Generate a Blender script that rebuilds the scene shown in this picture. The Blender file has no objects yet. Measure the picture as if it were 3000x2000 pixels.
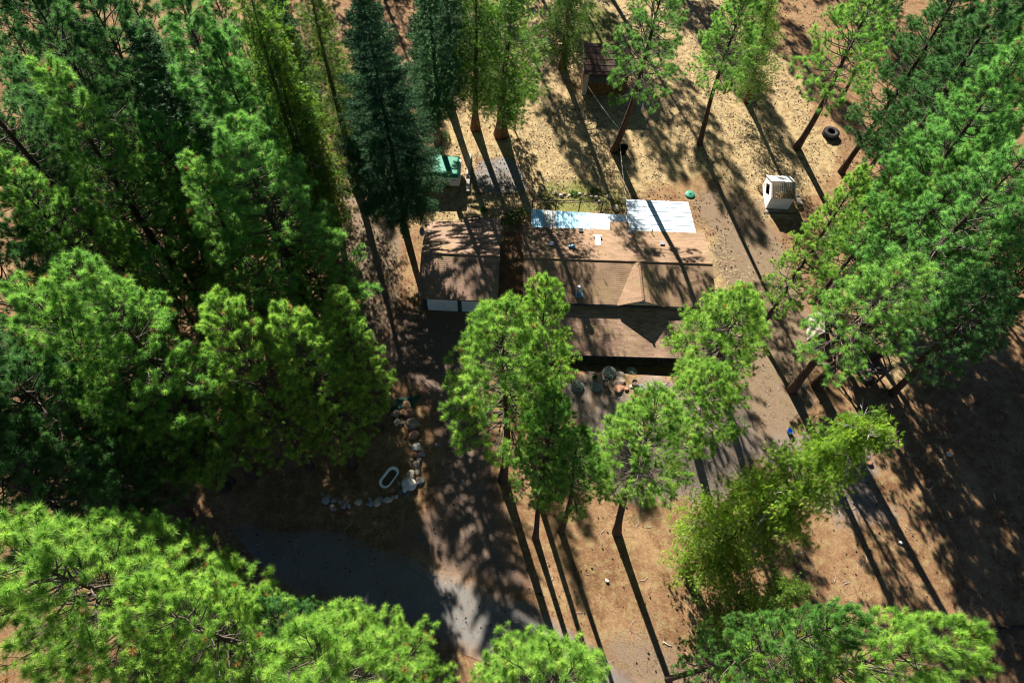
import bpy, math, random
import numpy as np
from mathutils import Vector, Matrix
R = math.radians
S = bpy.context.scene
COL = S.collection

# ------------------------------------------------------------------ camera
F_PX, CAM_H, NADIR = 2030.0, 47.0, (1405.0, 2175.0)      # focal length in photo pixels, height, foot point of the verticals
_d = np.array([NADIR[0] - 1500, NADIR[1] - 1000, F_PX]); _d /= np.linalg.norm(_d)
_up = -_d
_fy = np.array([0, 0, 1.0]) - _up * _up[2]; _fy /= np.linalg.norm(_fy)
_fx = np.cross(_fy, _up)
WR = np.stack([_fx, _fy, _up])
cam = bpy.data.cameras.new('camera')
cam.sensor_width = 36.0
cam.lens = F_PX / 3000 * 36
cam.clip_end = 3000
camo = bpy.data.objects.new('camera', cam); COL.objects.link(camo)
M = Matrix.Identity(4)
for i in range(3):
    M[i][0], M[i][1], M[i][2] = WR[i, 0], -WR[i, 1], -WR[i, 2]
M[2][3] = CAM_H
camo.matrix_world = M
S.camera = camo

def at(px, py, z=0.0):
    """a spot of the photographed place: where the sight line through photo pixel (px, py) meets height z"""
    r = WR @ np.array([px - 1500, py - 1000, F_PX])
    t = (z - CAM_H) / r[2]
    return Vector((t * r[0], t * r[1], z))
K = 3000 / 2352.0

# ------------------------------------------------------------------ light
SUN_EL, SUN_AZ = 30.0, 21.5      # the sun stands behind the scene, slightly to the left; shadows fall forward and right
world = bpy.data.worlds.new('World'); S.world = world
world.use_nodes = True
wn = world.node_tree
sky = wn.nodes.new('ShaderNodeTexSky'); sky.sky_type = 'NISHITA'; sky.sun_disc = False
sky.sun_elevation = R(SUN_EL)
sky.sun_rotation = R(-SUN_AZ)
sky.altitude = 2500
sky.air_density = 0.35
sky.dust_density = 0.3
bg = wn.nodes['Background']
wn.links.new(sky.outputs[0], bg.inputs['Color'])
bg.inputs['Strength'].default_value = 0.05
sl = bpy.data.lights.new('sun', 'SUN'); sl.energy = 5.0; sl.angle = R(0.5); sl.color = (1.0, 0.93, 0.82)
so = bpy.data.objects.new('sun', sl); COL.objects.link(so)
_sd = Vector((math.sin(R(SUN_AZ)) * math.cos(R(SUN_EL)), -math.cos(R(SUN_AZ)) * math.cos(R(SUN_EL)), -math.sin(R(SUN_EL))))
so.rotation_euler = _sd.to_track_quat('-Z', 'Y').to_euler()
so.location = (-30, 80, 60)
S.view_settings.view_transform = 'Standard'
S.view_settings.look = 'None'
S.view_settings.exposure = 1.75
S.view_settings.gamma = 1.0
S.view_settings.use_curve_mapping = False
S.cycles.max_bounces = 4
S.cycles.diffuse_bounces = 2
S.cycles.filter_width = 1.1
S.cycles.transparent_max_bounces = 4

# ------------------------------------------------------------------ helpers
class MB:
    """collects shapes into one mesh"""
    def __init__(s): s.v, s.f = [], []
    def add(s, vs, fs):
        o = len(s.v); s.v += [tuple(v) for v in vs]; s.f += [tuple(i + o for i in f) for f in fs]
        return s
    def box(s, x0, x1, y0, y1, z0, z1):
        return s.add([(x0,y0,z0),(x1,y0,z0),(x1,y1,z0),(x0,y1,z0),(x0,y0,z1),(x1,y0,z1),(x1,y1,z1),(x0,y1,z1)],
                     [(0,3,2,1),(4,5,6,7),(0,1,5,4),(1,2,6,5),(2,3,7,6),(3,0,4,7)])
    def bar(s, a, b, w, h, up=(0,0,1)):
        a, b = Vector(a), Vector(b); d = (b - a).normalized()
        sd = d.cross(Vector(up))
        if sd.length < 1e-4: sd = d.cross(Vector((1,0,0)))
        sd.normalize(); u = sd.cross(d)
        vs = []
        for p in (a, b):
            for i, j in ((-1,-1),(1,-1),(1,1),(-1,1)): vs.append(p + sd * (i * w / 2) + u * (j * h / 2))
        return s.add(vs, [(0,3,2,1),(4,5,6,7),(0,1,5,4),(1,2,6,5),(2,3,7,6),(3,0,4,7)])
    def tube(s, pts, rad, n=8, cap=True):
        pts = [Vector(p) for p in pts]
        if not hasattr(rad, '__len__'): rad = [rad] * len(pts)
        vs, fs = [], []
        for i, p in enumerate(pts):
            d = (pts[min(i + 1, len(pts) - 1)] - pts[max(i - 1, 0)])
            d = d.normalized() if d.length > 1e-7 else Vector((0,0,1))
            a = d.cross(Vector((0.13, 0.97, 0.2)) if abs(d.z) > 0.8 else Vector((0, 0, 1))).normalized(); b = d.cross(a)
            for k in range(n):
                t = 2 * math.pi * k / n
                vs.append(p + (a * math.cos(t) + b * math.sin(t)) * rad[i])
        for i in range(len(pts) - 1):
            for k in range(n):
                fs.append((i*n+k, i*n+(k+1) % n, (i+1)*n+(k+1) % n, (i+1)*n+k))
        if cap: fs += [tuple(range(n))[::-1], tuple((len(pts)-1)*n+k for k in range(n))]
        return s.add(vs, fs)
    def lathe(s, prof, n=24, c=(0,0,0), sx=1.0, sy=1.0):
        vs, fs = [], []
        for r, z in prof:
            for k in range(n):
                t = 2*math.pi*k/n; vs.append((c[0]+r*sx*math.cos(t), c[1]+r*sy*math.sin(t), c[2]+z))
        for i in range(len(prof)-1):
            for k in range(n): fs.append((i*n+k, i*n+(k+1)%n, (i+1)*n+(k+1)%n, (i+1)*n+k))
        return s.add(vs, fs)
    def build(s, name, mat, parent=None, smooth=False):
        me = bpy.data.meshes.new(name); me.from_pydata(s.v, [], s.f)
        me.materials.append(mat); me.update()
        if smooth: me.polygons.foreach_set('use_smooth', [True]*len(me.polygons))
        o = bpy.data.objects.new(name, me); COL.objects.link(o)
        if parent: o.parent = parent
        return o

def tris_mesh(name, P, mat, tint=None):
    """P: (n,3,3) loose triangles; tint: one random shade number per triangle"""
    n = len(P)
    me = bpy.data.meshes.new(name)
    me.vertices.add(n*3); me.vertices.foreach_set('co', P.astype(np.float32).ravel())
    me.loops.add(n*3); me.loops.foreach_set('vertex_index', np.arange(n*3, dtype=np.int32))
    me.polygons.add(n); me.polygons.foreach_set('loop_start', np.arange(0, n*3, 3, dtype=np.int32))
    if tint is not None:
        a = me.attributes.new('tint', 'FLOAT', 'POINT'); a.data.foreach_set('value', np.repeat(tint, 3).astype(np.float32))
    me.materials.append(mat); me.update(); me.validate()
    return me

def tag(o, label=None, cat=None, group=None, kind=None):
    if label: o['label'] = label
    if cat: o['category'] = cat
    if group: o['group'] = group
    if kind: o['kind'] = kind
    return o
def thing(name, loc, label, cat, rz=0.0, group=None):
    o = bpy.data.objects.new(name, None); COL.objects.link(o)
    o.empty_display_size = 0.3
    o.location = loc; o.rotation_euler = (0, 0, rz)
    return tag(o, label, cat, group)
def copy_tree(o, parent=None):
    c = o.copy(); COL.objects.link(c); c.parent = parent
    for ch in list(o.children): copy_tree(ch, c)
    return c

# ------------------------------------------------------------------ materials
def new_mat(name, rough=0.8):
    m = bpy.data.materials.new(name); m.use_nodes = True
    b = m.node_tree.nodes['Principled BSDF']; b.inputs['Roughness'].default_value = rough
    b.inputs['Specular IOR Level'].default_value = 0.25
    return m, m.node_tree, b
def nd(t, typ, **kw):
    n = t.nodes.new(typ)
    for k, v in kw.items():
        if k.startswith('_'): setattr(n, k[1:], v)
        else: n.inputs[k.replace('__', ' ')].default_value = v
    return n
def ramp(t, fac, stops):
    n = t.nodes.new('ShaderNodeValToRGB'); t.links.new(fac, n.inputs[0])
    cr = n.color_ramp
    while len(cr.elements) < len(stops): cr.elements.new(0.5)
    for e, (p, c) in zip(cr.elements, stops):
        e.position = p; e.color = tuple(c) + (1,) if len(c) == 3 else c
    return n.outputs[0]
def mixc(t, fac, a, b, mode='MIX'):
    n = t.nodes.new('ShaderNodeMix'); n.data_type = 'RGBA'; n.blend_type = mode
    for s, v in ((n.inputs[0], fac), (n.inputs[6], a), (n.inputs[7], b)):
        if isinstance(v, (int, float)): s.default_value = v
        elif isinstance(v, tuple): s.default_value = v + (1,) if len(v) == 3 else v
        else: t.links.new(v, s)
    return n.outputs[2]
def coords(t, which='Object', scale=None):
    c = t.nodes.new('ShaderNodeTexCoord').outputs[which]
    if scale:
        mp = t.nodes.new('ShaderNodeMapping'); mp.inputs['Scale'].default_value = scale
        t.links.new(c, mp.inputs[0]); return mp.outputs[0]
    return c
def noise(t, vec, scale, detail=4, rough=0.6, dist=0.0):
    n = nd(t, 'ShaderNodeTexNoise', Scale=scale, Detail=detail, Roughness=rough, Distortion=dist)
    t.links.new(vec, n.inputs['Vector']); return n.outputs['Fac']
def noise_col(t, vec, scale):
    n = nd(t, 'ShaderNodeTexNoise', Scale=scale, Detail=3); t.links.new(vec, n.inputs['Vector']); return n.outputs['Color']
def bump(t, b, h, strength=0.4, dist=0.05):
    n = nd(t, 'ShaderNodeBump', Strength=strength, Distance=dist)
    t.links.new(h, n.inputs['Height']); t.links.new(n.outputs[0], b.inputs['Normal'])
def plain(name, c, rough=0.7, var=0.25, scale=6.0, metal=0.0, bmp=0.15, space='Object'):
    """one colour with blotchy wear and a fine bump"""
    m, t, b = new_mat(name, rough)
    v = coords(t, space)
    f = noise(t, v, scale, 6, 0.65)
    lo = tuple(x*(1-var) for x in c); hi = tuple(min(1, x*(1+var)) for x in c)
    t.links.new(ramp(t, f, [(0.3, lo), (0.7, hi)]), b.inputs['Base Color'])
    b.inputs['Metallic'].default_value = metal
    if bmp: bump(t, b, noise(t, v, scale*6, 3), bmp, 0.02)
    return m

def needle_mat(name, dark, mid, light, trans=0.3, rough=0.5, spec=0.3):
    m, t, b = new_mat(name, rough)
    b.inputs['Specular IOR Level'].default_value = spec
    a = nd(t, 'ShaderNodeAttribute'); a.attribute_name = 'tint'
    c = ramp(t, a.outputs['Fac'], [(0.0, (0.17, 0.095, 0.045)), (0.05, dark), (0.5, mid), (1.0, light)])     # a few tufts are dead and brown
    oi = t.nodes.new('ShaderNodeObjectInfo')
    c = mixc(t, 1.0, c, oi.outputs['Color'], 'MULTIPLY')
    t.links.new(c, b.inputs['Base Color'])
    tr = t.nodes.new('ShaderNodeBsdfTranslucent'); t.links.new(mixc(t, 1.0, c, (1.3, 1.35, 0.95), 'MULTIPLY'), tr.inputs['Color'])      # light shining through needles is yellower
    mx = t.nodes.new('ShaderNodeMixShader'); mx.inputs[0].default_value = trans
    t.links.new(b.outputs[0], mx.inputs[1]); t.links.new(tr.outputs[0], mx.inputs[2])
    t.links.new(mx.outputs[0], t.nodes['Material Output'].inputs['Surface'])
    return m
M_NEEDLE = needle_mat('pine_needles', (0.055, 0.14, 0.034), (0.125, 0.262, 0.062), (0.255, 0.41, 0.115), 0.42)
M_FIR = needle_mat('fir_needles', (0.03, 0.085, 0.036), (0.055, 0.13, 0.055), (0.10, 0.20, 0.085), 0.15, 0.7, 0.1)
M_CEDAR = needle_mat('cedar_sprays', (0.07, 0.13, 0.025), (0.16, 0.25, 0.045), (0.26, 0.35, 0.07), 0.5)
M_SHRUB = needle_mat('shrub_leaves', (0.05, 0.12, 0.02), (0.08, 0.18, 0.03), (0.13, 0.24, 0.05), 0.3)
M_SILVER = needle_mat('silver_leaves', (0.28, 0.34, 0.32), (0.42, 0.48, 0.45), (0.55, 0.60, 0.56), 0.2, 0.6)

def bark_mat(name, a, bcol, c):
    m, t, b = new_mat(name, 0.9)
    v = coords(t, 'Object', (1, 1, 0.22))
    f = noise(t, v, 7, 6, 0.7, 0.4)
    t.links.new(ramp(t, f, [(0.3, a), (0.5, bcol), (0.72, c)]), b.inputs['Base Color'])
    bump(t, b, f, 0.8, 0.05); return m
M_BARK = bark_mat('pine_bark', (0.02, 0.014, 0.011), (0.055, 0.035, 0.025), (0.11, 0.07, 0.048))
M_BARK_CEDAR = bark_mat('cedar_bark', (0.03, 0.018, 0.012), (0.10, 0.055, 0.032), (0.17, 0.1, 0.06))
M_BARK_FIR = bark_mat('fir_bark', (0.02, 0.017, 0.015), (0.06, 0.05, 0.042), (0.12, 0.10, 0.085))
M_TWIG = bark_mat('twig_bark', (0.03, 0.025, 0.02), (0.075, 0.06, 0.05), (0.16, 0.135, 0.115))
M_DEADWOOD = bark_mat('grey_dead_wood', (0.22, 0.20, 0.18), (0.38, 0.35, 0.32), (0.5, 0.47, 0.44))

def shingle_mat(name, c1, c2, mortar, litter=(0.24, 0.18, 0.09), lit_amt=0.7):
    m, t, b = new_mat(name, 0.9)
    b.inputs['Specular IOR Level'].default_value = 0.12
    v = coords(t, 'Object')
    br = nd(t, 'ShaderNodeTexBrick', Scale=1.0, **{'Mortar Size': 0.008, 'Brick Width': 0.5, 'Row Height': 0.165, 'Bias': -0.1})
    br.offset = 0.5
    br.inputs['Color1'].default_value = c1 + (1,); br.inputs['Color2'].default_value = c2 + (1,); br.inputs['Mortar'].default_value = mortar + (1,)
    t.links.new(v, br.inputs['Vector'])
    n1 = noise(t, v, 0.6, 5)
    c = mixc(t, 1.0, br.outputs['Color'], ramp(t, n1, [(0.3, (0.75, 0.74, 0.73)), (0.7, (1.15, 1.12, 1.1))]), 'MULTIPLY')
    n2 = noise(t, v, 2.2, 8, 0.75, 0.6)
    n3 = noise(t, v, 0.35, 3)
    mt = nd(t, 'ShaderNodeMath', _operation='MULTIPLY'); t.links.new(n2, mt.inputs[0]); t.links.new(n3, mt.inputs[1])
    c = mixc(t, ramp(t, mt.outputs[0], [(0.27, (0,0,0)), (0.34, (lit_amt,)*3)]), c, litter)
    t.links.new(c, b.inputs['Base Color'])
    bump(t, b, noise(t, v, 60, 3), 0.35, 0.01); return m
M_SHINGLE = shingle_mat('tan_shingles', (0.235, 0.157, 0.104), (0.315, 0.213, 0.142), (0.165, 0.108, 0.074))
M_SHINGLE_RED = shingle_mat('red_brown_shingles', (0.25, 0.17, 0.125), (0.33, 0.225, 0.165), (0.16, 0.105, 0.078))
M_SHINGLE_PORCH = shingle_mat('porch_shingles', (0.24, 0.155, 0.112), (0.40, 0.27, 0.2), (0.17, 0.11, 0.08))
M_SIDING = plain('beige_siding', (0.42, 0.36, 0.27), 0.7)
M_TRIM = plain('dark_trim', (0.035, 0.045, 0.055), 0.5)
M_WHITE = plain('white_paint', (0.78, 0.77, 0.74), 0.5, 0.08, 3)
M_DOORW = plain('cream_door_paint', (0.62, 0.62, 0.58), 0.5, 0.08, 2)
M_GLASS = plain('dark_glass', (0.02, 0.025, 0.03), 0.08, 0.1, 2, 0, 0)
M_METAL = plain('galvanised_metal', (0.55, 0.57, 0.6), 0.35, 0.15, 5, 0.8)
M_BLUEVENT = plain('blue_grey_vent', (0.16, 0.3, 0.42), 0.4, 0.15, 5, 0.3)
M_IRON = plain('rusty_dark_pipe', (0.06, 0.045, 0.04), 0.7, 0.4, 8)
M_WOOD = bark_mat('weathered_wood', (0.05, 0.04, 0.032), (0.12, 0.095, 0.075), (0.2, 0.16, 0.13))
M_BROWN_ROOF = plain('brown_metal_roof', (0.12, 0.062, 0.05), 0.65, 0.12, 2)
M_BLACK = plain('black_plastic', (0.014, 0.016, 0.018), 0.35, 0.2, 4)
M_RUBBER = plain('tyre_rubber', (0.022, 0.022, 0.023), 0.75, 0.3, 6)
M_GREEN_TARP = plain('green_tarp', (0.004, 0.2, 0.12), 0.42, 0.15, 3, 0, 0.5)
M_OLD_TARP = plain('faded_green_tarp', (0.02, 0.075, 0.045), 0.6, 0.3, 3)
M_STRIPE = plain('ochre_stripe', (0.42, 0.24, 0.07), 0.5)
M_TUB = plain('white_enamel', (0.82, 0.82, 0.78), 0.25, 0.05, 4, 0, 0)
M_SOIL = plain('potting_soil', (0.11, 0.075, 0.05), 0.95, 0.4, 14, 0, 0.8)
M_BLUE = plain('blue_plastic', (0.02, 0.16, 0.75), 0.4, 0.1)
M_LID = plain('green_lid_plastic', (0.03, 0.2, 0.13), 0.5, 0.15)
M_TERRA = plain('grey_pot', (0.34, 0.31, 0.28), 0.7, 0.15)
M_PLY = plain('orange_plywood', (0.42, 0.2, 0.07), 0.8, 0.25, 4)
M_PLYGREY = plain('grey_tan_plywood', (0.46, 0.40, 0.34), 0.8, 0.15, 3)
M_STICK = plain('bleached_stick', (0.5, 0.45, 0.39), 0.85, 0.2)
ROCKC = {'reddish': (0.30, 0.16, 0.10), 'buff': (0.48, 0.40, 0.30), 'pale': (0.58, 0.55, 0.50), 'grey': (0.30, 0.29, 0.29),
         'dark': (0.12, 0.12, 0.125), 'brown': (0.26, 0.20, 0.155)}
M_ROCK = {k: plain(k + '_stone', c, 0.9, 0.3, 3.5, 0, 0.6) for k, c in ROCKC.items()}

def awning_mat(name, c, ribs=0.0):
    m, t, b = new_mat(name, 0.35)
    v = coords(t)
    f = noise(t, v, 1.3, 5)
    t.links.new(ramp(t, f, [(0.3, tuple(x*0.85 for x in c)), (0.7, c)]), b.inputs['Base Color'])
    b.inputs['Specular IOR Level'].default_value = 0.5
    g = noise(t, v, 4.5, 7, 0.75, 0.4)
    src = b.inputs['Base Color'].links[0].from_socket
    t.links.new(mixc(t, ramp(t, g, [(0.58, (0, 0, 0)), (0.74, (0.5, 0.5, 0.5))]), src, (0.32, 0.27, 0.2)), b.inputs['Base Color'])   # dirt and needles
    return m
M_AWN_BLUE = awning_mat('pale_blue_corrugated', (0.42, 0.70, 0.86))
M_AWN_GREY = awning_mat('grey_clear_corrugated', (0.52, 0.53, 0.52))
M_AWN_WHITE = awning_mat('white_patio_metal', (0.60, 0.70, 0.79))
M_SEAM = plain('grey_panel_seam', (0.34, 0.42, 0.5), 0.5, 0.1)  # darker grey puts the shadow gap between panels into the colour

def dirt_nodes(t):
    """the shared reddish brown forest earth, by place"""
    v = t.nodes.new('ShaderNodeNewGeometry').outputs['Position']
    n1 = noise(t, v, 0.35, 7, 0.62, 0.5)
    n2 = noise(t, v, 6.0, 8, 0.75)
    n3 = noise(t, v, 1.6, 7, 0.72, 0.25)
    c = ramp(t, n1, [(0.30, (0.15, 0.078, 0.04)), (0.5, (0.24, 0.14, 0.076)), (0.70, (0.35, 0.22, 0.122))])
    c = mixc(t, 0.75, c, ramp(t, n2, [(0.32, (0.45, 0.42, 0.40)), (0.55, (1.0, 1.0, 1.0)), (0.72, (1.5, 1.45, 1.35))]), 'MULTIPLY')
    c = mixc(t, 0.5, c, ramp(t, n3, [(0.35, (0.7, 0.66, 0.62)), (0.6, (1.1, 1.1, 1.1))]), 'MULTIPLY')
    return v, c, n1, n2, n3
def masked(t, m, n, w=0.22):
    """zone weight broken up by a noise"""
    s = nd(t, 'ShaderNodeMath', _operation='ADD'); t.links.new(m, s.inputs[0]); t.links.new(n, s.inputs[1])
    return ramp(t, s.outputs[0], [(max(0, 0.98 - w), (0, 0, 0)), (min(1, 0.98 + w*0.05), (1, 1, 1))])
def math2(t, op, a, b):
    n = nd(t, 'ShaderNodeMath', _operation=op)
    for s, x in ((n.inputs[0], a), (n.inputs[1], b)):
        if isinstance(x, (int, float)): s.default_value = x
        else: t.links.new(x, s)
    return n.outputs[0]
def ground_mat():
    m, t, b = new_mat('forest_ground', 0.95); b.inputs['Specular IOR Level'].default_value = 0.1
    v, c, n1, n2, n3 = dirt_nodes(t)
    a = nd(t, 'ShaderNodeAttribute'); a.attribute_name = 'zone'
    sp = t.nodes.new('ShaderNodeSeparateColor'); t.links.new(a.outputs['Color'], sp.inputs[0])
    nf = noise(t, v, 9.0, 8, 0.8); ns = noise(t, v, 26, 4, 0.7)
    straw = ramp(t, nf, [(0.3, (0.12, 0.075, 0.04)), (0.44, (0.37, 0.28, 0.155)), (0.62, (0.57, 0.455, 0.265))])
    straw = mixc(t, 0.85, straw, ramp(t, n3, [(0.38, (0.40, 0.31, 0.25)), (0.60, (1.1, 1.08, 1.0))]), 'MULTIPLY')
    grey = ramp(t, nf, [(0.3, (0.10, 0.068, 0.048)), (0.5, (0.2, 0.142, 0.098)), (0.7, (0.31, 0.23, 0.16))])
    green = ramp(t, nf, [(0.3, (0.07, 0.085, 0.02)), (0.55, (0.2, 0.2, 0.06)), (0.72, (0.36, 0.33, 0.11))])
    gravel = ramp(t, ns, [(0.3, (0.10, 0.085, 0.072)), (0.5, (0.2, 0.16, 0.13)), (0.72, (0.34, 0.275, 0.22))])
    c = mixc(t, masked(t, sp.outputs[0], n3, 0.5), c, straw)
    c = mixc(t, masked(t, sp.outputs[1], n3, 0.4), c, grey)
    c = mixc(t, masked(t, sp.outputs[2], n3, 0.5), c, green)
    c = mixc(t, masked(t, a.outputs['Alpha'], n3, 0.4), c, gravel)
    t.links.new(c, b.inputs['Base Color'])
    h = math2(t, 'ADD', math2(t, 'MULTIPLY', n3, 0.22), math2(t, 'MULTIPLY', nf, 0.42))
    bump(t, b, h, 0.9, 0.16)
    return m
M_GROUND = ground_mat()
def sheet_mat(name, stops, scale, soft=0.35, rough=0.95, bmp=0.4, cracks=False):
    m, t, b = new_mat(name, rough); b.inputs['Specular IOR Level'].default_value = 0.15
    v, c, n1, n2, n3 = dirt_nodes(t)
    a = nd(t, 'ShaderNodeAttribute'); a.attribute_name = 'edge'
    nf = noise(t, v, scale, 8, 0.72)
    own = ramp(t, nf, stops)
    own = mixc(t, 0.45, own, ramp(t, n1, [(0.3, (0.75, 0.75, 0.75)), (0.7, (1.2, 1.17, 1.13))]), 'MULTIPLY')
    if cracks:
        wv = mixc(t, 0.45, v, noise_col(t, v, 0.9)); vo = nd(t, 'ShaderNodeTexVoronoi', Scale=0.3); vo.feature = 'DISTANCE_TO_EDGE'; t.links.new(wv, vo.inputs['Vector'])
        own = mixc(t, ramp(t, vo.outputs['Distance'], [(0.0, (0.35, 0.35, 0.35)), (0.007, (0, 0, 0))]), own, (0.05, 0.046, 0.042))
        pn = noise(t, v, 0.8, 6, 0.7, 0.5)
        own = mixc(t, ramp(t, pn, [(0.54, (0, 0, 0)), (0.66, (0.45, 0.45, 0.45))]), own, c)       # drifted dirt and needles
    c = mixc(t, masked(t, a.outputs['Fac'], n3, soft), c, own)
    t.links.new(c, b.inputs['Base Color'])
    bump(t, b, math2(t, 'ADD', n2, nf), bmp, 0.05); return m
M_ROAD = sheet_mat('old_asphalt', [(0.3, (0.09, 0.088, 0.086)), (0.5, (0.165, 0.16, 0.152)), (0.72, (0.27, 0.255, 0.235))], 30, 0.7, 0.85, 0.3, True)
M_DRIVE = sheet_mat('packed_driveway', [(0.3, (0.10, 0.07, 0.055)), (0.5, (0.155, 0.112, 0.088)), (0.72, (0.225, 0.17, 0.135))], 12, 0.6)
M_PAD = sheet_mat('grey_gravel', [(0.3, (0.10, 0.10, 0.10)), (0.5, (0.19, 0.18, 0.175)), (0.72, (0.30, 0.28, 0.26))], 22, 0.5)

# ------------------------------------------------------------------ ground
rng = np.random.default_rng(7)
random.seed(7)
def vnoise(x, y, s, seed):
    """smooth value noise on arrays"""
    g = np.random.default_rng(seed).random((128, 128))
    xs, ys = x / s + 64, y / s + 64
    xi, yi = np.floor(xs).astype(int), np.floor(ys).astype(int)
    fx, fy = xs - xi, ys - yi
    fx, fy = fx*fx*(3-2*fx), fy*fy*(3-2*fy)
    q = lambda a, b_: g[a % 128, b_ % 128]
    return (q(xi, yi)*(1-fx)+q(xi+1, yi)*fx)*(1-fy) + (q(xi, yi+1)*(1-fx)+q(xi+1, yi+1)*fx)*fy
def berm(x, y):
    """the raised front yard: a bank that drops toward the porch"""
    x, y = np.asarray(x, float), np.asarray(y, float)
    fx = np.clip((x - 1.5) / 3.0, 0, 1) * np.clip((18.5 - x) / 4.0, 0, 1)
    fy = np.clip((y - 15.5) / 5.0, 0, 1) * np.clip((25.6 - y) / 1.1, 0, 1)
    sm = lambda t: t*t*(3-2*t)
    return 1.2 * sm(fx) * sm(fy)
def gz(x, y):
    far = np.clip((np.hypot(np.asarray(x)-6, np.asarray(y)-38) - 34) / 30, 0, 1)
    return berm(x, y) + far * (vnoise(np.asarray(x, float), np.asarray(y, float), 9, 3) - 0.5) * 0.9
def sdist(px, py, poly):
    """signed distance to a polygon, positive inside"""
    p = np.stack([px, py], -1); best = np.full(len(px), 1e9); ins = np.zeros(len(px), bool)
    n = len(poly)
    for i in range(n):
        a, b = np.array(poly[i]), np.array(poly[(i+1) % n])
        ab = b - a; tt = np.clip(((p - a) @ ab) / (ab @ ab + 1e-9), 0, 1)
        best = np.minimum(best, np.linalg.norm(p - (a + tt[:, None]*ab), axis=1))
        c = ((a[1] > py) != (b[1] > py)) & (px < (b[0]-a[0]) * (py-a[1]) / (b[1]-a[1] + 1e-12) + a[0])
        ins ^= c
    return np.where(ins, best, -best)
def poly_px(pts, z=0): return [tuple(at(x, y, z)[:2]) for x, y in pts]
Z_STRAW = [[(1150, 480), (1220, 150), (1480, -80), (2050, -80), (2300, 200), (2420, 420), (2330, 560), (2250, 640), (2060, 500), (1850, 560), (1700, 620), (1450, 640), (1300, 700), (1200, 640)],
           [(2050, 690), (2120, 680), (2240, 860), (2160, 980), (2100, 900)],
           [(2560, 900), (2700, 860), (2760, 1020), (2640, 1120), (2560, 1040)]]
Z_GREY = [[(2060, 540), (2160, 560), (2330, 760), (2380, 1000), (2300, 1300), (2120, 1400), (2150, 1100), (2200, 900), (2060, 640)],
          [(1020, 560), (1160, 720), (1180, 1000), (1060, 980), (980, 800)],
          [(1740, 1860), (1900, 1850), (2150, 2080), (1900, 2080)]]
Z_GREEN = [[(100, 380), (220, 420), (300, 640), (230, 760), (130, 640)], [(800, 220), (930, 260), (930, 400), (840, 380)],
           [(1620, 560), (1830, 560), (1830, 610), (1630, 610)], [(1700, 40), (1800, 60), (1790, 120), (1700, 120)]]
Z_GRAVEL = [[(1690, 1160), (1980, 1150), (2160, 1200), (2240, 1330), (2060, 1480), (1800, 1420), (1700, 1300)], [(2270, 1300), (2480, 1260), (2560, 1500), (2420, 1480)]]

fx_ = np.concatenate([[-900, -500, -300, -200, -140, -110, -95], np.arange(-85, 100.01, 0.45), [110, 125, 160, 220, 300, 500, 900]])
fy_ = np.concatenate([[-900, -500, -300, -180, -110, -70, -45, -30], np.arange(-22, 108.01, 0.45), [118, 135, 170, 230, 320, 520, 900]])
GX, GY = np.meshgrid(fx_, fy_); gx, gy = GX.ravel(), GY.ravel()
zone = np.zeros((len(gx), 4))
wob = (vnoise(gx, gy, 2.2, 11) - 0.5) * 2.4 + (vnoise(gx, gy, 0.9, 12) - 0.5) * 1.2
for ch, zs in enumerate((Z_STRAW, Z_GREY, Z_GREEN, Z_GRAVEL)):
    for pl in zs:
        zone[:, ch] = np.maximum(zone[:, ch], np.clip(0.5 + (sdist(gx, gy, poly_px(pl)) + wob) / 3.0, 0, 1))
gzv = gz(gx, gy)
me = bpy.data.meshes.new('ground')
nx, ny = len(fx_), len(fy_)
idx = np.arange(nx*ny).reshape(ny, nx)
fc = np.stack([idx[:-1, :-1], idx[:-1, 1:], idx[1:, 1:], idx[1:, :-1]], -1).reshape(-1, 4)
me.vertices.add(nx*ny); me.vertices.foreach_set('co', np.stack([gx, gy, gzv], -1).astype(np.float32).ravel())
me.loops.add(fc.size); me.loops.foreach_set('vertex_index', fc.astype(np.int32).ravel())
me.polygons.add(len(fc)); me.polygons.foreach_set('loop_start', np.arange(0, fc.size, 4, dtype=np.int32))
me.polygons.foreach_set('use_smooth', np.ones(len(fc), bool))
me.attributes.new('zone', 'FLOAT_COLOR', 'POINT').data.foreach_set('color', zone.astype(np.float32).ravel())
me.materials.append(M_GROUND); me.update(); me.validate()
ground = bpy.data.objects.new('ground', me); COL.objects.link(ground); tag(ground, 'reddish brown forest ground with dry straw coloured grass', kind='structure')

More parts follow.
